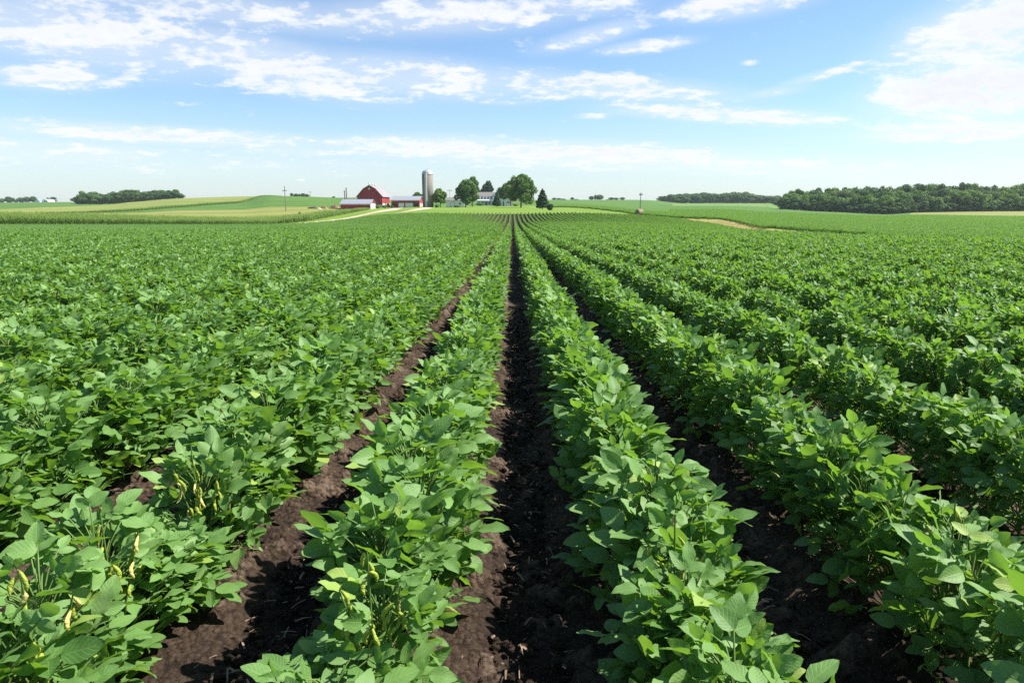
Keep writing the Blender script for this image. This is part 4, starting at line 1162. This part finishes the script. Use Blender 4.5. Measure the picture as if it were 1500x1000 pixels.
# ---- straw bale, seen on its end and side
g = place(936.5, 148); s = mpx(148); rb = 4.6*s
bale = tag(empty('straw_bale', (g.x, g.y, g.z), R(-58)), 'round straw bale at the foot of the single pole', 'bale')
prof = []
m = MB(); n = 28; vs = []
LN = 1.35
for j, (yy, k) in enumerate(((-LN/2, 0.90), (-LN/2 + .08, 1.0), (0, 1.015), (LN/2 - .08, 1.0), (LN/2, 0.90))):
    for i in range(n):
        a = 2*math.pi*i/n; q_ = rb*k*(1 + 0.015*math.sin(a*5 + j))
        vs.append((q_*math.cos(a), yy, rb*0.97 + q_*math.sin(a)))
m.add(vs, [(j*n + i, j*n + (i+1) % n, (j+1)*n + (i+1) % n, (j+1)*n + i) for j in range(4) for i in range(n)] + [tuple(range(n)), tuple(range(5*n-1, 4*n-1, -1))])
bo = m.build('body', M['straw'], bale)
for yy in (-0.35, 0.0, 0.35):
    m = MB()
    for i in range(n):
        a, b = 2*math.pi*i/n, 2*math.pi*(i+1)/n
        m.bar((rb*1.02*math.cos(a), yy, rb*.97 + rb*1.02*math.sin(a)), (rb*1.02*math.cos(b), yy, rb*.97 + rb*1.02*math.sin(b)), 0.012, n=5)
    m.build('twine', M['trim'], bale)

# ---- heaps left of the shed
def heap(name, px, Y, wpx, h, mat, seed, label, cat):
    g = place(px, Y); w = wpx*mpx(Y)/2; r = np.random.default_rng(seed)
    nx_, ny_ = 28, 12; V = []
    for j in range(ny_):
        for i in range(nx_):
            u, v = i/(nx_-1)*2 - 1, j/(ny_-1)*2 - 1
            e = max(0, 1 - u*u)*max(0, 1 - v*v)
            V.append((u*w, v*w*0.45, h*e**.6*(0.55 + 0.65*float(vnoise(np.array([u*5 + seed]), np.array([v*3.]), seed)[0])) - 0.15))
    idx = np.arange(nx_*ny_).reshape(ny_, nx_)
    q = np.stack([idx[:-1, :-1], idx[:-1, 1:], idx[1:, 1:], idx[1:, :-1]], -1).reshape(-1, 4)
    o = mobj(name, np_mesh(name, np.array(V), q, M[mat], smooth=False)); o.location = g
    return tag(o, label, cat)
heap('earth_heap', 490, 262, 17, 1.7, 'earthpile', 3, 'reddish brown earth heap beside the left end of the shed', 'heap')
heap('earth_heap', 474, 258, 11, 1.2, 'earthpile', 5, 'smaller brown earth heap left of the big one', 'heap')
heap('brush_heap', 458, 252, 16, 1.0, 'bark', 8, 'low dark brush heap farthest left of the shed', 'heap')
heap('stone_heap', 468, 250, 7, 0.55, 'stone', 9, 'small pale stone heap in front of the brush', 'heap')

# ------------------------------------------------------------------ crumbs and straw on the bare soil
def litter(n, maker, name, mat, label, seed, ymax=9.0):
    r = np.random.default_rng(seed); Vs, Fs, k = [], [], 0
    for _ in range(n):
        fx = random.choice([-1, 0, 0, 1, 1, -1, 2]); y = 1.0 + (ymax - 1) * r.uniform() ** 1.8
        x = ROW0 + SP*fx + r.normal(0, 0.11)
        V, F = maker(r); V = V + np.array([x, y, gz(x, y)])
        Vs.append(V); Fs.append(F + k); k += len(V)
    return tag(mobj(name, np_mesh(name, np.concatenate(Vs), np.concatenate(Fs), mat, smooth=False)), label, 'litter', kind='stuff')
def straw_bit(r):
    L = r.uniform(0.012, 0.065); w = r.uniform(0.001, 0.004); a = r.uniform(0, 6.28); h = r.uniform(0.0, 0.022); t = r.uniform(-.3, .3)
    d = np.array([math.cos(a), math.sin(a), t]) * L/2; p = np.array([-math.sin(a), math.cos(a), 0.25]) * w
    u = np.array([0, 0, 0.0016]); m_ = np.array([0, 0, L*0.08])
    V = np.array([-d - p, -d + p, m_ + p, m_ - p, d + p*.6, d - p*.6]) + [0, 0, h]
    V = np.concatenate([V, V - u])
    return V, np.array([[0, 3, 2, 1], [3, 5, 4, 2], [6, 7, 8, 9], [9, 8, 10, 11]])
def clod(r):
    s = r.uniform(0.004, 0.018); ph = r.uniform(0, 6.28, 3)
    V = []
    for zi, z in enumerate((-0.6, 0.0, 0.55)):
        for k in range(6):
            a = k*math.pi/3 + zi*.4; q_ = (0.75, 1.0, 0.6)[zi] * (1 + 0.3*math.sin(a*2 + ph[0]))*r.uniform(.8, 1.2)
            V.append((q_*math.cos(a), q_*math.sin(a)*0.85, z*r.uniform(.8, 1.2)))
    V += [(0, 0, 0.75)]
    V = np.array(V) * s
    F = [[j*6 + k, j*6 + (k+1) % 6, (j+1)*6 + (k+1) % 6, (j+1)*6 + k] for j in range(2) for k in range(6)]
    F += [[12 + k, 12 + (k+1) % 6, 18, 18] for k in range(0, 6)]
    return V + [0, 0, 0.004], np.array(F)
M['residue'] = simple('crop_residue', [(0.3, (0.16, 0.11, 0.075)), (0.55, (0.24, 0.17, 0.115)), (0.75, (0.36, 0.28, 0.19))], 14, 0.9, 0.0)
litter(1300, straw_bit, 'crop_residue', M['residue'], 'bits of dry straw and leaf scattered on the dark soil', 4)
def clod_tri(r):
    V, F = clod(r); return V, F
def litter_clods(n, seed):
    r = np.random.default_rng(seed); Vs, Qs, Ts, k = [], [], [], 0
    for _ in range(n):
        fx = random.choice([-1, -1, 0, 0, 1, 2]); y = 1.0 + 8.5 * r.uniform() ** 1.8
        sd = random.choice([-1, 1]); x = ROW0 + SP*fx + sd*abs(r.normal(0.08, 0.07))
        V, F = clod(r); V = V + np.array([x, y, gz(x, y) + 0.006])
        Vs.append(V); Qs.append(F[:12] + k); Ts.append(F[12:, :3] + k); k += len(V)
    return tag(mobj('soil_clods', np_mesh('soil_clods', np.concatenate(Vs), [np.concatenate(Qs), np.concatenate(Ts)], M['soil'], smooth=False)), 'loose crumbs and clods of dark soil between the rows', 'soil', kind='stuff')
litter_clods(4200, 5)

# ------------------------------------------------------------------ air
HAZE = 0.00009
m, nt = nodes('haze')
pv = N(nt, 'ShaderNodeVolumePrincipled', _Density=HAZE, _Anisotropy=0.2); pv.inputs['Color'].default_value = (0.80, 0.88, 1.0, 1)
o = N(nt, 'ShaderNodeOutputMaterial'); nt.links.new(pv.outputs[0], o.inputs['Volume'])
mb = MB(); mb.box(-8800, 8800, -60, 2050, -40, 22)
hz = tag(mb.build('haze', m), 'thin bluish haze over the whole farmland', 'haze', kind='stuff')

# ------------------------------------------------------------------ sky, sun, camera
SUN_EL = 51.0
SUN_AZ = 82.0          # degrees clockwise from straight ahead: from the right, a little in front
wd = bpy.data.worlds.new('World'); scene.world = wd; wd.use_nodes = True
nt = wd.node_tree; nt.nodes.clear()
sky = N(nt, 'ShaderNodeTexSky', sky_type='NISHITA', sun_disc=False, sun_elevation=R(SUN_EL), sun_rotation=R(SUN_AZ), altitude=250.0, air_density=1.0, dust_density=0.6, ozone_density=1.6)
tc = N(nt, 'ShaderNodeTexCoord'); sx = N(nt, 'ShaderNodeSeparateXYZ'); nt.links.new(tc.outputs['Generated'], sx.inputs[0])
az = math_n(nt, 'ARCTAN2', sx.outputs[0], sx.outputs[1]); el = math_n(nt, 'ARCSINE', sx.outputs[2])
ae = N(nt, 'ShaderNodeCombineXYZ'); nt.links.new(az, ae.inputs[0]); nt.links.new(el, ae.inputs[1])
def sky_dir(px, py):
    a, b = (px - 750)/FPX, (500 - py)/FPX
    v = Vector((a, CT + b*ST, -ST + b*CT)).normalized()
    return math.atan2(v.x, v.y), math.asin(v.z)
# cloud banks: centre column,row; half width,height; tilt; strength
BANKS = [(120, 50, 330, 62, 3, 1.0), (400, 92, 240, 46, 9, 1.0), (600, 112, 230, 36, 4, .95), (330, 14, 340, 34, 2, .85), (640, 24, 260, 34, -3, .92),
         (75, 112, 120, 24, -3, .9), (160, 122, 40, 8, 0, .7), (760, 122, 180, 26, 3, .8), (900, 130, 210, 22, 5, .9), (1060, 168, 210, 15, 5, .95), (980, 160, 120, 12, 0, .8),
         (1080, 8, 130, 24, -3, .9), (870, 52, 100, 18, -12, .85), (945, 68, 80, 12, -4, .9), (830, 10, 130, 22, 0, .8),
         (1470, 45, 200, 70, -8, 1.18), (1450, 130, 200, 60, -3, 1.2), (1410, 190, 170, 20, 0, 1.1), (1330, 80, 50, 10, 0, .8), (1205, 110, 85, 9, -12, .7), (1130, 136, 60, 9, -6, .72),
         (1098, 92, 16, 5, 0, .75), (560, 147, 65, 8, 0, .78), (870, 170, 32, 6, 0, .72), (740, 150, 60, 6, 0, .6),
         (250, 200, 300, 17, 1, .95), (80, 222, 260, 24, 0, .75), (430, 222, 120, 9, 0, .75), (640, 216, 190, 20, 0, .98), (820, 228, 290, 24, 2, 1.0), (1080, 242, 280, 18, 3, .8), (300, 240, 420, 22, 0, .5), (1480, 214, 60, 6, 0, .6), (1320, 250, 300, 20, 2, .45)]
acc = None
for (px, py, w, h, tilt, st) in BANKS:
    a0, e0 = sky_dir(px, py); a1, _ = sky_dir(px + w*0.5, py); a2, _ = sky_dir(px - w*0.5, py); _, e1 = sky_dir(px, py - h*0.5); _, e2 = sky_dir(px, py + h*0.5)
    mp = N(nt, 'ShaderNodeMapping', vector_type='TEXTURE', _Location=(a0, e0, 0), _Rotation=(0, 0, -R(tilt)), _Scale=(a1 - a2, e1 - e2, 1))
    nt.links.new(ae.outputs[0], mp.inputs[0])
    ln = N(nt, 'ShaderNodeVectorMath', operation='LENGTH'); nt.links.new(mp.outputs[0], ln.inputs[0])
    mr = N(nt, 'ShaderNodeMapRange', interpolation_type='SMOOTHSTEP', clamp=True)
    for k, v in ((1, 0.25), (2, 1.55), (3, st), (4, 0.0)): mr.inputs[k].default_value = v
    nt.links.new(ln.outputs['Value'], mr.inputs[0])
    acc = mr.outputs[0] if acc is None else math_n(nt, 'SMOOTH_MAX', acc, mr.outputs[0], 0.12)
# cloud texture lies on a flat layer overhead, so it crowds towards the horizon
def layer(off):
    den = math_n(nt, 'ADD', math_n(nt, 'MAXIMUM', sx.outputs[2], 0.0), off)
    lay = N(nt, 'ShaderNodeCombineXYZ'); nt.links.new(math_n(nt, 'DIVIDE', sx.outputs[0], den), lay.inputs[0]); nt.links.new(math_n(nt, 'DIVIDE', sx.outputs[1], den), lay.inputs[1])
    return lay.outputs[0]
lay1, lay2 = layer(0.09), layer(0.22)
def cloud_noise(lay, scale, detail, rough, stretch, dist=0.0, off=(0, 0, 0)):
    mp = N(nt, 'ShaderNodeMapping', _Scale=stretch, _Location=off, _Rotation=(0, 0, R(-12))); nt.links.new(lay, mp.inputs[0])
    n = N(nt, 'ShaderNodeTexNoise', _Scale=scale, _Detail=detail, _Roughness=rough, _Distortion=dist); nt.links.new(mp.outputs[0], n.inputs['Vector'])
    return n.outputs['Fac']
n1 = cloud_noise(lay1, 1.3, 4, 0.5, (0.8, 1.0, 1), 0.2, (3.1, 1.7, 0))
n2 = cloud_noise(lay2, 7.0, 9, 0.60, (0.8, 1.0, 1), 0.15, (7, 2, 0))
n3 = cloud_noise(lay2, 17.0, 8, 0.6, (0.9, 1.0, 1), 0.1, (1, 5, 0))
nn = math_n(nt, 'ADD', math_n(nt, 'MULTIPLY', n1, 0.28), math_n(nt, 'ADD', math_n(nt, 'MULTIPLY', n2, 0.40), math_n(nt, 'MULTIPLY', n3, 0.32)))
raw = math_n(nt, 'ADD', math_n(nt, 'MULTIPLY', math_n(nt, 'SUBTRACT', nn, 0.5), 6.0), math_n(nt, 'SUBTRACT', math_n(nt, 'MULTIPLY', acc, 1.22), 0.72))
mr = N(nt, 'ShaderNodeMapRange', interpolation_type='SMOOTHSTEP', clamp=True)
for k, v in ((1, -0.25), (2, 0.72), (3, 0.0), (4, 0.97)): mr.inputs[k].default_value = v
nt.links.new(raw, mr.inputs[0])
# thin parts of a cloud are whiter at the rim, thick parts slightly grey-blue
thick = N(nt, 'ShaderNodeMapRange', clamp=True)
for k, v in ((1, 0.35), (2, 1.1), (3, 0.0), (4, 1.0)): thick.inputs[k].default_value = v
nt.links.new(math_n(nt, 'ADD', raw, math_n(nt, 'MULTIPLY', math_n(nt, 'SUBTRACT', n2, 0.5), -1.6)), thick.inputs[0])
CLOUD = 6.0
ccol = mixc(nt, thick.outputs[0], (CLOUD*.99, CLOUD*1.01, CLOUD*1.03), (CLOUD*.89, CLOUD*.91, CLOUD*.955))
# pale haze towards the horizon
hv = N(nt, 'ShaderNodeMapRange', interpolation_type='SMOOTHSTEP', clamp=True)
for k, v in ((1, -0.01), (2, 0.16), (3, 0.40), (4, 0.0)): hv.inputs[k].default_value = v
nt.links.new(el, hv.inputs[0])
skc = mixc(nt, 1.0, sky.outputs[0], (0.81, 0.95, 1.06), 'MULTIPLY')
base = mixc(nt, hv.outputs[0], skc, (CLOUD*.79, CLOUD*.84, CLOUD*.94))
# a thin veil fills the space between the puffs of a bank
veil = math_n(nt, 'MULTIPLY', math_n(nt, 'POWER', math_n(nt, 'MAXIMUM', acc, 0.0), 1.6), math_n(nt, 'ADD', 0.05, math_n(nt, 'MULTIPLY', nn, 0.95)))
out = mixc(nt, math_n(nt, 'MAXIMUM', mr.outputs[0], veil, clamp=True), base, ccol)
bg = N(nt, 'ShaderNodeBackground', _Strength=0.08); nt.links.new(out, bg.inputs['Color'])
wo = N(nt, 'ShaderNodeOutputWorld'); nt.links.new(bg.outputs[0], wo.inputs['Surface'])

sl = bpy.data.lights.new('sun', 'SUN'); sl.energy = 5.0; sl.angle = R(0.53); sl.color = (1.0, 0.95, 0.87)
so = bpy.data.objects.new('sun', sl); link(so)
sd = Vector((math.sin(R(SUN_AZ))*math.cos(R(SUN_EL)), math.cos(R(SUN_AZ))*math.cos(R(SUN_EL)), math.sin(R(SUN_EL))))
so.rotation_euler = (-sd).to_track_quat('-Z', 'Y').to_euler(); so.location = sd * 50

cam = bpy.data.cameras.new('camera'); cam.lens = 24.0; cam.sensor_width = 36.0; cam.clip_start = 0.05; cam.clip_end = 20000
co = bpy.data.objects.new('camera', cam); link(co); co.location = (0, 0, EYE); co.rotation_euler = (math.pi/2 - TH, 0, 0)
scene.camera = co

vs_ = scene.view_settings; vs_.view_transform = 'Standard'; vs_.look = 'None'; vs_.exposure = 1.08; vs_.gamma = 1.0
scene.render.engine = 'CYCLES'
cy = scene.cycles
cy.max_bounces = 7; cy.diffuse_bounces = 3; cy.glossy_bounces = 2; cy.transmission_bounces = 4; cy.volume_bounces = 1; cy.transparent_max_bounces = 8
cy.use_denoising = False; cy.use_adaptive_sampling = False; cy.caustics_reflective = False; cy.caustics_refractive = False
